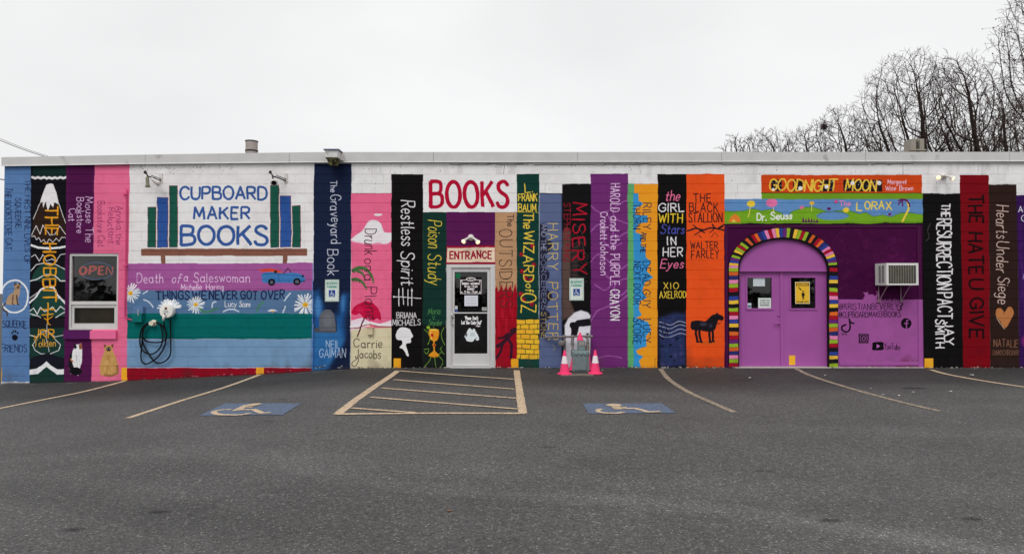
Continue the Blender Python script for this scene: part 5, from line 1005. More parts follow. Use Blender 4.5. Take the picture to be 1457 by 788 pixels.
# spotlights on arms, aimed at the sign
def spot(px0, flip):
    r_ = empty('spotlight_arm', P(px0+22,252,0)); Q = lambda dx, py, y: P(px0+dx, py, y)
    mb = MB(); mb.tube([Q(21.6,257.6,-.02), Q(12,253.4,-.14), Q(2,250.6,-.26)], .016, 6); mb.tube([Q(22.4,255,-.02), Q(8,249.6,-.2)], .009, 6); pb(mb, 'arm', M_BMET, r_)
    mb = MB(); mb.box(Q(20,250,0).x, Q(24.4,250,0).x, -.022, 0, Q(20,259.4,0).z, Q(20,246.6,0).z); pb(mb, 'wall_plate', M_LAMPW, r_)
    mb = MB(); mb.lathe([(.022,-.01),(.03,0),(.03,.03),(.018,.05)], Q(-.4,246.4,-.26), (0,0,1), 10); mb.tube([Q(0,246.6,-.26), Q(3,249.6,-.26)], .014, 6); pb(mb, 'photocell', M_BMET, r_)
    if not flip:
        mb = MB(); mb.lathe([(.03,0),(.036,-.03),(.034,-.14),(.052,-.2),(.05,-.21)], Q(2.6,252,-.27), (-.05,0,1), 14); pb(mb, 'lamp_head', mat('weathered_lamp_metal', (128,126,110), .7, .1, var=.4, sc=30), r_, True)
        mb = MB(); mb.lathe([(.026,0),(.032,.04),(.052,.13),(.056,.2),(.05,.2)], Q(8,254,-.24), (.65,.35,-.5), 14); pb(mb, 'lamp_head', M_LAMPW, r_, True)
    else:
        mb = MB(); mb.lathe([(.03,0),(.05,.05),(.072,.09),(.074,.13)], Q(6,257,-.2), (.15,-.75,-.45), 16); pb(mb, 'lamp_head', M_LAMPW, r_, True)
        p_ = Q(6,257,-.2)+Vector((.15,-.75,-.45)).normalized()*.12; mb = MB(); mb.lathe([(.058,0),(.05,.012)], p_, (.15,-.75,-.45), 16); pb(mb, 'lens', M_BLK, r_); mb = MB(); mb.tube([Q(3,252,-.25), Q(4,256,-.22)], .016, 6); pb(mb, 'knuckle', M_BMET, r_)
    return r_
tag(spot(207, False), 'dark bracket arm with two weathered spotlights over the left painted green book', 'spotlight', 'spotlight arms above the shop sign')
tag(spot(385, True), 'dark bracket arm with one round spotlight over the right painted green book', 'spotlight', 'spotlight arms above the shop sign')
# twin floodlights, lit
def flood(cx, cy, dx, dy0, dy1, s, lab):
    r_ = empty('floodlight', P(cx, cy, 0)); tag(r_, lab, 'floodlight', 'lit twin floodlights'); c0 = P(cx, cy, -.02)
    mb = MB(); mb.lathe([(.07,.02),(.07,0),(.055,-.03),(.03,-.045)], c0, (0,1,0), 20); auto(pb(mb, 'base', M_LAMPW, r_))
    for sg, dy in ((-1, dy0), (1, dy1)):
        e_ = P(cx+sg*dx, cy+dy, -.16); k_ = P(cx+sg*dx*.5, cy+dy*.2, -.1); ax = Vector((sg*.45, -.62, -.55)).normalized()
        mb = MB(); mb.tube([c0+Vector((0,-.03,0)), k_, e_], [.018,.02,.026], 8); pb(mb, 'arm', M_LAMPW, r_, True)
        mb = MB(); mb.lathe([(.02,-.02),(.026,0),(.04,.05),(.052*s,.085),(.052*s,.09)], e_, ax, 18); h_ = pb(mb, 'lamp_head', M_LAMPW, r_); auto(h_)
        mb = MB(); mb.lathe([(.045*s,.086),(.043*s,.096),(.026*s,.104),(.002,.106)], e_, ax, 18); b__ = pb(mb, 'bulb', M_BULB, r_, True); b__.parent = h_; b__.matrix_parent_inverse = Matrix.Translation(-Vector(r_.location))@Matrix.Identity(4)
    return r_
def flood_fix():
    for o in bpy.data.objects:
        if o.name.startswith('bulb'): o.matrix_parent_inverse = Matrix.Identity(4)
flood(670, 338, 7.4, 2.6, 3.4, 1.0, 'lit twin headed white floodlight above the ENTRANCE lettering'); flood(1343, 250.5, 7.5, -.6, .8, 1.0, 'lit twin headed white floodlight high on the white wall above the black spine'); flood_fix()
# wall pack lamp under the flashing
wp_ = empty('wall_lamp', P(471,222,0)); tag(wp_, 'boxy weathered wall lamp with mossy underside on the parapet over the navy spine', 'wall lamp')
yb = -.34; A = P(462.4,224,yb); B_ = P(480.6,213.6,yb); mb = MB(); mb.box(A.x, B_.x, yb, -.07, A.z, B_.z, .004); pb(mb, 'housing', mat('weathered_white_housing', (196,196,194), .6, var=.12, sc=14, dirt=((120,118,100), 9, .6)), wp_)
mb = MB(); mb.box(A.x-.03, B_.x+.03, yb-.03, -.06, B_.z+.001, B_.z+.02); pb(mb, 'cap', mat('blue_grey_cap', (104,116,138), .5), wp_)
mb = MB(); a0, b0 = A.x+.01, B_.x-.01; v = [(a0,yb+.01,A.z),(b0,yb+.01,A.z),(b0,-.07,A.z),(a0,-.07,A.z),(a0+.06,yb+.08,A.z-.14),(b0-.06,yb+.08,A.z-.14),(b0-.06,-.08,A.z-.14),(a0+.06,-.08,A.z-.14)]
mb.add(v, [(4,5,1,0),(5,6,2,1),(6,7,3,2),(7,4,0,3),(4,7,6,5),(0,1,2,3)]); pb(mb, 'refractor', mat('mossy_refractor', (112,112,76), .7, var=.5, sc=25, dirt=((38,36,20), 16, .45)), wp_)
mb = MB(); mb.box(B_.x-.02, B_.x+.05, -.12, -.056, A.z-.02, B_.z-.02); pb(mb, 'mounting_bracket', M_LAMPW, wp_)
# small outlet box
ob = empty('outlet_box', P(526.5,470,0)); tag(ob, 'small beige outlet box on the sandy part of the pink beach spine', 'outlet box'); a, b_ = P(522.8,476.4,-.05), P(530.4,466.6,-.05)
mb = MB(); mb.box(a.x, b_.x, -.06, 0, a.z, b_.z, .006); M_BEI = mat('beige_painted_metal', (190,176,146), .6, var=.1); pb(mb, 'box_body', M_BEI, ob); mb = MB(); mb.box(a.x-.01, b_.x+.01, -.07, 0, b_.z+.001, b_.z+.016); pb(mb, 'box_cover', M_BEI, ob); mb = MB(); mb.tube([P(526,466,-.03), P(526.4,462.6,-.03)], .008, 6); pb(mb, 'cable_stub', M_BEI, ob)
# ------------------------------------------------------------------ air conditioner
acr = empty('air_conditioner', P(1283,390,0)); tag(acr, 'white window air conditioner sticking out of the purple wall on two metal brackets', 'air conditioner')
pr = .38; M_ACW = mat('white_ac_shell', (206,204,202), .5, var=.04); M_ACG = mat('ac_dark_coil', (26,25,22), .7, var=.25, sc=40); M_GRI = mat('grey_grille', (128,124,114), .5)
A = P(1261.4,405.6,-pr); B_ = P(1306.6,374.2,-pr); fw = .05
mb = MB(); mb.box(A.x, B_.x, -pr+.03, Yi, A.z, B_.z); mb.box(A.x, A.x+.045, -pr, -pr+.03, A.z, B_.z); mb.box(B_.x-.045, B_.x, -pr, -pr+.03, A.z, B_.z); mb.box(A.x+.045, B_.x-.045, -pr, -pr+.03, A.z, A.z+.035); mb.box(A.x+.045, B_.x-.045, -pr, -pr+.03, B_.z-.05, B_.z); pb(mb, 'casing', M_ACW, acr)
mb = MB(); mb.box(A.x+.045, B_.x-.045, -pr+.02, -pr+.0295, A.z+.035, B_.z-.05); pb(mb, 'coil', M_ACG, acr)
mb = MB(); x0, x1, z0, z1 = A.x+.045, B_.x-.045, A.z+.035, B_.z-.05
for i in range(1, 11): xx_ = x0+(x1-x0)*i/11; mb.box(xx_-.006, xx_+.006, -pr+.006, -pr+.012, z0, z1)
pb(mb, 'grille_bar', M_GRI, acr)
mb = MB()
for i in range(1, 9): zz_ = z0+(z1-z0)*i/9; mb.box(x0, x1, -pr+.001, -pr+.0055, zz_-.006, zz_+.006)
pb(mb, 'grille_slat', M_GRI, acr)
mb = MB(); mb.box(A.x-.003, A.x-.0005, -.31, -.1, z0+.02, z1); pb(mb, 'side_vent', M_ACG, acr); mb = MB()
for i in range(16): zz_ = z0+.03+(z1-z0-.03)*i/16; mb.box(A.x-.009, A.x-.003, -.31, -.1, zz_, zz_+.007)
mb.box(A.x-.011, A.x-.003, -.212, -.2, z0+.02, z1); pb(mb, 'side_louvre', M_ACW, acr)
for px in (1255, 1297):
    t0 = P(px,406,-.05); mb = MB(); X_ = A.x+.06 if px < 1270 else B_.x-.13; mb.box(X_-.012, X_+.012, -pr+.02, Yi, A.z-.02, A.z-.001); mb.tube([(X_, -.3, A.z-.02), (X_, .0, A.z-.33)], .011, 6); mb.tube([(X_, .015, A.z-.02), (X_, .015, A.z-.34)], .009, 6); mb.box(X_-.02, X_+.025, -.01, .034, A.z-.355, A.z-.33); pb(mb, 'support_bracket', mat('weathered_bracket', (150,126,136), .6, .2, var=.2), acr)
# ------------------------------------------------------------------ gas meter and cones
M_GM = mat('grey_meter_paint', (110,124,126), .55, .1, var=.1, sc=10, bump=.05); M_GP = mat('grey_pipe_paint', (112,106,106), .6, .1, var=.12, sc=12)
gm = empty('gas_meter', G(826,531)); tag(gm, 'grey gas meter with painted pipework standing at the foot of the black and white spine', 'gas meter')
y0 = -.30; Q = lambda px, py, y=y0: P(px, py, y)
a, b_ = Q(812.6,530.4), Q(838.4,498.4)
def scal(x0, x1, z0, z1, n1, n2, am):
    pts = []
    for k in range(n1): pts.append((x0+(x1-x0)*k/n1, z0+(0 if k % 2 else am)))
    for k in range(n2): pts.append((x1-(0 if k % 2 else am), z0+(z1-z0)*k/n2))
    for k in range(n1): pts.append((x1-(x1-x0)*k/n1, z1-(0 if k % 2 else am)))
    for k in range(n2): pts.append((x0+(0 if k % 2 else am), z1-(z1-z0)*k/n2))
    return pts
mb = MB(); xm, zm = (a.x+b_.x)/2, (a.z+b_.z)/2; mb.box(a.x+.03, b_.x-.03, y0-.13, y0+.16, a.z+.03, b_.z-.03, .045); pb(mb, 'meter_body', M_GM, gm)
mb = MB(); mb.prism(scal(a.x, b_.x, a.z, b_.z-.11, 10, 12, .026), y0-.108, y0-.092); pb(mb, 'front_flange', M_GM, gm)
mb = MB(); mb.box(a.x+.01, b_.x-.01, y0-.12, y0+.17, b_.z-.12, b_.z, .03); pb(mb, 'top_cover', M_GM, gm)
for k in range(3):
    mb = MB(); mb.lathe([(.036,0),(.034,-.02),(.02,-.034)], (xm+(k-1)*.085, y0-.118, b_.z-.06), (0,1,0), 14); auto(pb(mb, 'dial', M_GM, gm))
mb = MB(); p_ = Q(827,489); mb.box(p_.x-.075, p_.x+.075, y0-.08, y0+.06, Q(827,499).z, Q(827,484).z, .015); ix = pb(mb, 'index_box', M_GM, gm)
mb = MB(); mb.box(p_.x-.055, p_.x+.055, y0-.09, y0-.08, Q(827,490.5).z, Q(827,486).z); pb(mb, 'index_window', mat('index_glass', (150,140,138), .2), gm)
yp = -.16
def pipe(L, r, name='pipe', mt=None): mb = MB(); mb.tube([P(*p) for p in L], r, 12); return auto(pb(mb, name, mt or M_GP, gm), 50)
pipe([(777,479.6,-.07),(800,479.2,yp),(843,477.8,yp)], .022); pipe([(775.5,479.4,-.07),(775.5,479.4,.0)], .022)
for px, wd in ((789,.03),(803,.036),(814.5,.036),(835,.036),(841,.03)): mb = MB(); c_ = P(px, 478.8, yp); mb.lathe([(wd-.008,-.035),(wd,-.03),(wd,.03),(wd-.008,.035)], c_, (1,0,0), 12); auto(pb(mb, 'pipe_coupling', M_GP, gm))
pipe([(803,479,yp),(803.4,490,yp),(803.6,529,yp)], .026); pipe([(814.4,479,yp),(814.6,492,-.22),(815,500,-.27)], .024); pipe([(836,479,yp),(836,491,-.22),(835,500,-.27)], .024)
pipe([(836.4,492,-.2),(836.6,512,-.2),(837,529,-.2)], .018)
for px, py, rr in ((814.5,489.6,.036),(836,488,.034),(803.3,486,.034)): mb = MB(); mb.lathe([(rr-.01,-.03),(rr,-.024),(rr,.024),(rr-.01,.03)], P(px, py, -.2), (0,0,1), 12); auto(pb(mb, 'union_nut', M_GP, gm))
mb = MB(); c_ = P(798.6,488.6,-.24); mb.lathe([(.03,.09),(.06,.05),(.066,.02),(.066,-.0),(.045,-.025),(.02,-.03)], c_, (.35,1,.1), 20); mb.tube([c_+Vector((0,.03,0)), P(803.4,490,yp)], .025, 8); auto(pb(mb, 'regulator', M_GP, gm))
mb = MB(); c_ = P(836,474.6,yp); mb.box(c_.x-.035, c_.x+.035, yp-.03, yp+.03, c_.z-.01, c_.z+.012); mb.box(c_.x-.012, c_.x+.012, yp-.012, yp+.012, c_.z-.05, c_.z-.01); pb(mb, 'valve_key', M_BMET, gm)
mb = MB(); mb.box(P(835,495,-.2).x-.03, P(838,495,-.2).x, -.23, -.2, P(835,498,-.2).z, P(835,490.6,-.2).z); pb(mb, 'tag_plate', mat('rusty_tag', (120,84,60), .8), gm)
gp = G(826,534.6); mb = MB(); mb.box(gp.x-.38, gp.x+.26, gp.y-.0, gp.y+.36, gp.z-.05, gp.z+.012); pad = pb(mb, 'concrete_pad', mat('dirty_concrete_pad', (112,104,96), .85, var=.2), gm)
M_CONE = mat('fluorescent_pink_plastic', (250,62,112), .5, var=.07, sc=5, dirt=((150,60,80), 12, .68)); M_REF = mat('white_reflective_band', (222,210,214), .4, var=.05)
def cone(px, py, h, lab, band=True, yloc=None, zloc=None, br=.084):
    c_ = G(px, py) if yloc is None else P(px, py, yloc); r_ = empty('traffic_cone', c_); tag(r_, lab, 'traffic cone', 'pink traffic cones round the gas meter'); k = h/.46
    mb = MB(); q = .14*k; v = []; pr_ = [(q,0),(q,.018),(q-.01,.026)]
    for s_, z_ in pr_:
        for t_ in range(8):
            an = R(22.5+45*t_); v.append((s_*1.06*math.cos(an), s_*1.06*math.sin(an), z_+.003))
    f = [tuple(range(7,-1,-1)), tuple(range(16,24))]+[(i*8+j, i*8+(j+1)%8, (i+1)*8+(j+1)%8, (i+1)*8+j) for i in (0,1) for j in range(8)]
    mb.add([Vector(p)+c_ for p in v], f); pb(mb, 'base', M_CONE, r_)
    mb = MB(); rr = lambda z: br*k*(1-z/h)+.020*k; mb.lathe([(rr(.02),.02),(rr(h*.3),h*.3),(rr(h*.97),h*.97),(rr(h)*.8,h)], c_, (0,0,1), 20); auto(pb(mb, 'body', M_CONE, r_))
    if band: mb = MB(); mb.lathe([(rr(h*.46)+.0015,h*.46),(rr(h*.77)+.0015,h*.77)], c_, (0,0,1), 20); auto(pb(mb, 'reflective_band', M_REF, r_), 50)
    return r_
cone(803.4, 532.4, .475, 'pink traffic cone with white band standing left of the gas meter'); cone(847, 531.6, .475, 'pink traffic cone with white band standing right of the gas meter')
cone(815.5, 526.4, .34, 'pink traffic cone half hidden behind the left front cone', False); cone(836.6, 526.2, .42, 'pink traffic cone half hidden between the meter and the right front cone', False)
tp = cone(825.4, 485.2, .19, 'small pink traffic cone set on top of the gas meter', False, yloc=y0-.01, br=.17)
# ------------------------------------------------------------------ things on the roof
M_GALV = mat('galvanised_steel', (156,146,142), .45, .5, var=.12, sc=5)
yr = 2.0
def Qr(px, py, y=yr): return P(px, py, y)
v1 = empty('roof_vent', Qr(358,217)); tag(v1, 'round grey metal chimney vent on the roof left of the wall lamp', 'vent')
b_ = Qr(358,217); tz = Qr(358,202).z; rr = (Qr(366,210).x-Qr(349.6,210).x)/2; zb_ = ZT-.01
mb = MB(); mb.lathe([(rr,zb_),(rr,tz)], (b_.x, yr, 0), (0,0,1), 28); mb.box(b_.x-rr*.28, b_.x-rr*.1, yr-rr*1.0, yr-rr*.9, zb_, tz-.02); auto(pb(mb, 'pipe', M_GALV, v1)); mb = MB(); mb.lathe([(rr+.012,tz-.002),(rr+.012,tz+.02)], (b_.x, yr, 0), (0,0,1), 28); pb(mb, 'rim', M_BMET, v1); mb = MB(); mb.lathe([(rr+.01,Qr(358,216).z),(rr+.01,Qr(358,216).z+.03)], (b_.x, yr, 0), (0,0,1), 28); pb(mb, 'storm_collar', M_BMET, v1)
v2 = empty('roof_vent', Qr(1306,217)); tag(v2, 'boxy beige twin flue vent on the roof under the big bare tree', 'vent'); M_BG = mat('beige_metal', (140,134,124), .6, .1, var=.08)
for x0, x1 in ((1296,1304.6),(1308.6,1316)): mb = MB(); mb.box(Qr(x0+.6,200).x, Qr(x1-.6,200).x, yr, yr+.3, ZT-.01, Qr(1300,197.6).z, .01); pb(mb, 'flue', M_BG, v2)
mb = MB(); mb.box(Qr(1304.6,200).x, Qr(1308.6,200).x, yr+.1, yr+.3, ZT-.01, Qr(1300,200).z); pb(mb, 'louvre', M_BMET, v2); mb = MB(); mb.box(Qr(1295,215).x, Qr(1317,215).x, yr-.03, yr+.34, Qr(1300,214.6).z, Qr(1300,212.6).z); pb(mb, 'flange', M_BG, v2)
# overhead wires at the left
def wire(a, b_, r, lab):
    mb = MB(); A_, B2 = P(*a), P(*b_); pts = []
    for i in range(21): t_ = i/20; p = A_.lerp(B2, t_); p.z -= .35*4*t_*(1-t_)*.3; pts.append(p)
    mb.tube(pts, r, 5); o = mb.build('overhead_wire', M_BMET, loc=A_); tag(o, lab, 'wire', 'overhead wires behind the roof'); return o
wire((-60,171,9),(74,226,9), .012, 'thicker lower overhead wire running down to the roof at the far left'); wire((-60,168.6,9),(80,226,9), .008, 'thinner upper overhead wire running down to the roof at the far left')
wire((-90,235,24),(8,256,24), .03, 'dark cable bundle just past the left end of the wall')
# litter
M_PAP = mat('white_litter', (206,202,200), .8)
for i, (px, py, s_, lab) in enumerate(((1068,538,.09,'torn white paper scrap in front of the double purple door'),(1174,534,.05,'small paper scrap near the line below the arch'),(1383,534,.12,'crumpled white paper near the right brown spine'),(1239,553,.04,'tiny paper scrap beside the curving stall line'),(1257,562,.05,'paper scrap on the curving stall line'),(1280,563,.06,'crumpled scrap beyond the curving stall line'),(1299,558,.07,'flat pale scrap above the crumpled one'),(1352,557,.06,'paper scrap at the right of the open stall'),(857,527,.06,'pale scrap beside the right traffic cone'),(509,561,.05,'small tan leaf left of the hatched zone'),(640,727,.05,'dark leaf on the open asphalt'))):
    c_ = G(px, py, .006); mb = MB(); k = 7; s_ *= .75; v = [(c_.x, c_.y, c_.z+s_*.12)]
    for j in range(k): t_ = j*2*math.pi/k; q = s_*rnd.uniform(.4, 1)*.8; v.append((c_.x+q*math.cos(t_), c_.y+q*math.sin(t_)*.8, c_.z+rnd.uniform(0, s_*.2)))
    mb.add(v, [(0, 1+j, 1+(j+1) % k) for j in range(k)]); o = mb.build('litter', M_PAP if i < 9 else mat('dead_leaf', (120,88,64), .8), loc=c_, fix=False); tag(o, lab, 'litter', 'scraps of litter on the asphalt')

# ------------------------------------------------------------------ bare trees
M_BARK = mat('dark_bark', (46,38,35), .9, var=.25, sc=3); M_TWIG = mat('bare_twigs', (62,50,46), .9, var=.2, sc=2); M_DEAD = mat('dead_brown_leaves', (84,56,40), .8, var=.3)
def skeleton(seed, H, rx, N=2200, lean=0.0, fork=.5, wide=1.9, step=.32, asym=0.0):
    """space colonisation: a dome of bud points pulls limbs, boughs and twigs up out of a low fork"""
    g = np.random.default_rng(seed); k = H/20.0; step = step*k; infl = 3.6*k; kill = .40*k; N = int(N*2.2)
    A = []
    lob = g.normal(0, 1, (7, 3)); lob /= np.linalg.norm(lob, axis=1)[:, None]; lob[:, 2] = np.abs(lob[:, 2]); la = g.uniform(-.16, .14, 7)
    while len(A) < N:
        u = g.uniform(-1, 1, 3); r_ = np.linalg.norm(u)
        if r_ > 1 or r_ < .25 and g.random() < .8: continue
        q = 1+(np.clip((lob@u)/max(r_, .01), 0, 1)**3*la).sum()
        zc, zr = fork+(1-fork)*.52, (1-fork)*.48*q
        p = np.array([u[0]*rx*q+lean*H*.5+asym*rx*max(u[2], 0), u[1]*rx*q*.8, (zc+u[2]*zr)*H])
        if p[2] < (fork-.02)*H or math.hypot(p[0]-lean*H*.5, p[1])*1.05 > (p[2]-(fork-.05)*H)*wide: continue
        A.append(p)
    A = np.array(A); P_ = [np.zeros(3)]; par = [-1]; n0 = max(int(fork*H/step), 2)
    for i in range(n0): P_.append(P_[-1]+np.array([lean*step*.6+g.normal(0, .02)*step, g.normal(0, .02)*step, step])); par.append(i)
    for j in range(5):                     # first limbs
        t_ = j*2*math.pi/5+g.uniform(-.4, .4); b_ = n0 if j == 0 else max(n0-2*j, 1); cur = b_
        for m_ in range(6): P_.append(P_[cur]+step*np.array([math.cos(t_)*(.6-.05*m_), math.sin(t_)*.5, .8])); par.append(cur); cur = len(P_)-1
    pos = np.array(P_); d = np.linalg.norm(A[:, None]-pos[None], axis=2); near = d.argmin(1); nd = d.min(1); act = np.ones(len(A), bool)
    kc = np.zeros(len(pos), int)
    for it_ in range(150):
        act &= kc[near] < 3
        m_ = act & (nd < infl*(3 if it_ < 25 else 1))
        if not m_.any(): break
        idx = near[m_]; v = A[m_]-pos[idx]; v /= np.linalg.norm(v, axis=1)[:, None]+1e-9
        uq, inv = np.unique(idx, return_inverse=True); s_ = np.zeros((len(uq), 3)); np.add.at(s_, inv.ravel(), v); s_ /= np.linalg.norm(s_, axis=1)[:, None]+1e-9
        pd = pos[uq]-pos[np.maximum(np.array(par)[uq], 0)]; pd /= np.linalg.norm(pd, axis=1)[:, None]+1e-9; s_ += g.normal(0, .09, s_.shape)+np.array([0, 0, .03])+.75*pd; s_ /= np.linalg.norm(s_, axis=1)[:, None]; new = pos[uq]+s_*step
        dn = np.linalg.norm(A[:, None]-new[None], axis=2); mi = dn.argmin(1); mv = dn.min(1); up = mv < nd; near = np.where(up, mi+len(pos), near); nd = np.minimum(nd, mv); act &= nd > kill
        kc[uq] += 1; kc = np.concatenate([kc, np.zeros(len(new), int)]); pos = np.concatenate([pos, new]); par += uq.tolist()
        if len(pos) > 12000: break
    n = len(pos); par = np.array(par); kids = np.zeros(n, int); r = np.full(n, 1.0)
    acc = np.zeros(n)
    for i in range(n-1, 0, -1):
        rr = max(acc[i], 1.0)**(1/1.95); r[i] = rr; acc[par[i]] += rr**1.95; kids[par[i]] += 1
    r[0] = acc[0]**(1/1.95); r *= H*.0155/r[0]; segs = []
    for i in range(1, n):
        lv = 0 if r[i] > H*.0030 else 2; segs.append((pos[par[i]], pos[i], r[par[i]] if r[par[i]] < r[i]*1.6 else r[i]*1.25, r[i], lv))
    rg = random.Random(seed); thin = np.nonzero(r[1:] < r.min()*1.5)[0]+1                 # twigs
    for i in thin:
        for q in range(1 if kids[i] else 2):
            if kids[i] and rg.random() < .25: continue
            dd = pos[i]-pos[par[i]]; dd = dd/(np.linalg.norm(dd)+1e-9); v = dd*1.0+g.normal(0, .55, 3)+np.array([0, 0, .25]); v /= np.linalg.norm(v); L = rg.uniform(.35, .95)*k
            m_ = pos[i]+v*L*.5; e_ = m_+(v+g.normal(0, .25, 3))*L*.5; s2 = v+g.normal(0, .6, 3); s2 /= np.linalg.norm(s2); segs += [(pos[i], m_, r[i]*.6, r[i]*.5, 4), (m_, e_, r[i]*.5, r[i]*.3, 4), (m_, m_+s2*L*.5, r[i]*.5, r[i]*.3, 4)]
    top = max(s_[1][2] for s_ in segs); f_ = H/top; return [(a*f_, b_*f_, c*f_, e*f_, lv) for a, b_, c, e, lv in segs]
def tubes(segs, name, mat_, minr):
    A_ = np.array([s_[0] for s_ in segs]); B2 = np.array([s_[1] for s_ in segs]); r0 = np.maximum(np.array([s_[2] for s_ in segs]), minr); r1 = np.maximum(np.array([s_[3] for s_ in segs]), minr*.8)
    d = B2-A_; d /= np.linalg.norm(d, axis=1)[:, None]+1e-9; h = np.where(np.abs(d[:, 2:3]) < .9, np.array([[0,0,1.]]), np.array([[1.,0,0]])); u = np.cross(d, h); u /= np.linalg.norm(u, axis=1)[:, None]; w_ = np.cross(d, u)
    K = 5 if minr > .02 else 3; ring = lambda c, r: [c+(u*math.cos(q*2*math.pi/K)+w_*math.sin(q*2*math.pi/K))*r[:, None] for q in range(K)]
    V = np.stack(ring(A_, r0)+ring(B2, r1), 1).reshape(-1, 3); n = len(segs); base = np.arange(n)*2*K
    Fq = np.concatenate([np.stack([base+q, base+(q+1) % K, base+K+(q+1) % K, base+K+q], 1) for q in range(K)])
    me = bpy.data.meshes.new(name); me.vertices.add(len(V)); me.vertices.foreach_set('co', V.ravel()); me.loops.add(Fq.size); me.loops.foreach_set('vertex_index', Fq.ravel().astype(np.int32))
    me.polygons.add(len(Fq)); me.polygons.foreach_set('loop_start', np.arange(0, Fq.size, 4, dtype=np.int32)); me.polygons.foreach_set('use_smooth', [True]*len(Fq)); me.update(calc_edges=True); me.materials.append(mat_); return me
def make_tree(seed, px, ytop, dist, lab, H=None, minr=.012, leaves=0, base=-2.0, grp='bare winter trees behind the roof', **k):
    tp_ = P(px, ytop, dist); H = H or tp_.z-base; r_ = empty('bare_tree', (tp_.x, dist, base)); tag(r_, lab, 'tree', grp)
    sg = skeleton(seed, H, **k); lo = [s_ for s_ in sg if s_[4] <= 1]; hi = [s_ for s_ in sg if s_[4] > 1]
    a = bpy.data.objects.new('trunk', tubes(lo, 'trunk', M_BARK, .021)); b_ = bpy.data.objects.new('crown', tubes(hi, 'crown', M_TWIG, minr))
    for o in (a, b_): S.collection.objects.link(o); o.parent = r_
    if leaves:
        g = random.Random(seed); mb = MB(); tips = [s_ for s_ in hi if s_[4] == 4]
        for i in range(leaves):
            p = g.choice(tips)[1]; s_ = g.uniform(.04, .09); q = [Vector((g.uniform(-s_, s_), g.uniform(-s_, s_), g.uniform(-s_, s_)))+Vector(p) for _ in range(3)]; mb.add(q, [(0,1,2)])
        mb.build('dead_leaves', M_DEAD, r_, fix=False)
    return r_
make_tree(1, 1048, 190, 62, 'smallest bare tree at the left end of the tree line', rx=2.0, N=240, minr=.014, fork=.62)
make_tree(2, 1092, 180, 58, 'low round bare tree second from the left end of the tree line', rx=3.2, N=420, minr=.014, fork=.6)
make_tree(3, 1142, 177, 54, 'low bare tree between the round one and the tall spreading ones', rx=3.0, N=360, minr=.014, fork=.58)
make_tree(4, 1200, 150, 42, 'mid sized spreading bare tree left of the roof flue', rx=3.2, N=480, minr=.012, lean=-.03, fork=.55)
make_tree(12, 1244, 166, 46, 'thin mid sized bare tree close against the big one', rx=2.6, N=320, minr=.012, fork=.55)
make_tree(5, 1292, 64, 40, 'tall broad bare tree rising behind the boxy roof flue', rx=4.2, N=1500, minr=.0115, fork=.52)
make_tree(6, 1368, 70, 42, 'second tall bare tree right of the roof flue', rx=3.6, N=1050, minr=.0115, lean=.01, fork=.5)
make_tree(7, 1424, 112, 36, 'leaning bare tree in the thicket near the right edge', rx=3.6, N=600, minr=.012, lean=-.03, fork=.48)
make_tree(8, 1532, -90, 24, 'nearest and tallest bare tree with dead leaves leaning in from the right edge', rx=4.6, N=1800, minr=.0085, leaves=2200, lean=-.03, fork=.42)
make_tree(9, 1455, 130, 48, 'dense bare tree low behind the nearest one', rx=3.4, N=420, minr=.014, fork=.5)
make_tree(14, 1333, 172, 52, 'short tangled bare tree filling the gap behind the flue', rx=3.2, N=320, minr=.014, fork=.5)
make_tree(15, 1398, 160, 56, 'short tangled bare tree filling the gap at the right', rx=3.2, N=280, minr=.014, fork=.5)
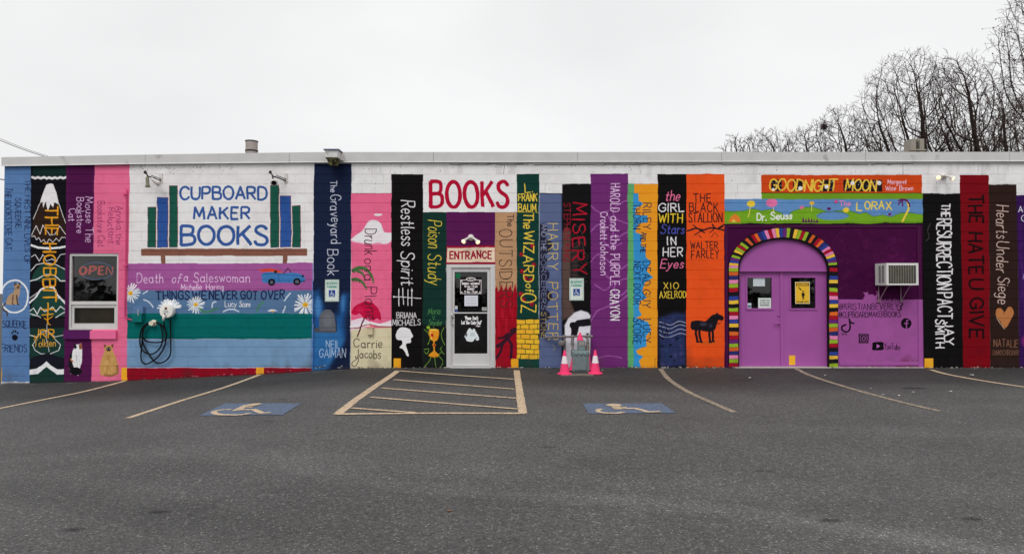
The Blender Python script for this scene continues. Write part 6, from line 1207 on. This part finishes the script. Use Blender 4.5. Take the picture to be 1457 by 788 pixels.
# hedge across the road
g = random.Random(8); mb = MB()
for i in range(5200):
    x = g.uniform(-60, 60); h = 3.2+1.4*math.sin(x*.21)+.8*math.sin(x*.9+1); z = h*g.random()**.7; c_ = Vector((x, -50+g.gauss(0, 1.2), z-.3)); s_ = g.uniform(.2, .5)
    q = [c_+Vector((g.uniform(-s_, s_), g.uniform(-s_, s_), g.uniform(-s_, s_))) for _ in range(4)]; mb.add(q, [(0,1,2,3)])
o = mb.build('evergreen_hedge', mat('dark_hedge_leaves', (.03,.04,.025), .8, raw=True, var=.4, sc=3), fix=False); tag(o, 'long dark evergreen hedge across the road, mirrored low in the panes', 'hedge', kind='stuff')
# nest
g = random.Random(3); mb = MB(); c_ = P(1173,181,42)
for i in range(140):
    a = Vector((g.gauss(0,.12), g.gauss(0,.12), g.gauss(0,.17))); d_ = Vector((g.gauss(0,1), g.gauss(0,1), g.gauss(0,1))).normalized()*.14; mb.tube([c_+a-d_, c_+a+d_], .014, 3, False)
o = mb.build('squirrel_nest', M_BARK, loc=c_, fix=False); tag(o, 'dark squirrel nest of twigs in the mid sized bare tree', 'nest')
# across the road, seen only as reflections in the panes
def pole():
    r_ = empty('utility_pole', (-7.4, -44, -.4)); tag(r_, 'wooden utility pole with wires across the road, mirrored in the window', 'utility pole')
    mb = MB(); mb.tube([(-7.4,-44,-.4),(-7.4,-44,12)], [.2,.14], 10); pb(mb, 'shaft', M_BARK, r_, True); mb = MB(); mb.box(-8.8,-6,-44.25,-44.1,10.6,10.8); pb(mb, 'crossarm', M_BARK, r_)
    for z_ in (10.9, 9.6, 8.4): mb = MB(); mb.tube([(-60,-46,z_+.6),(-7.4,-44.2,z_),(60,-42,z_+1)], .03, 5); pb(mb, 'wire', M_BMET, r_)
pole()
base_ = [o for o in bpy.data.objects if o.name.startswith('bare_tree')]
for i, (x, y, k) in enumerate(((-30,-60,.8),(-22,-52,.62),(-14,-64,.66),(-2,-58,.6),(9,-66,.8),(20,-56,.7),(33,-62,.9))):
    src = base_[(0,1,2,10,11,2,5)[i]]; c_ = copy_tree(src, (0,0,0)); c_.location = (x, y, -.5); c_.scale = (k*1.7, k*1.7, k*.8); c_.rotation_euler.z = i*1.3
    c_['group'] = 'bare trees across the road'; c_['label'] = ('far left','left','slim','short','middle','right','far right')[i]+' bare tree across the road, mirrored in the panes'
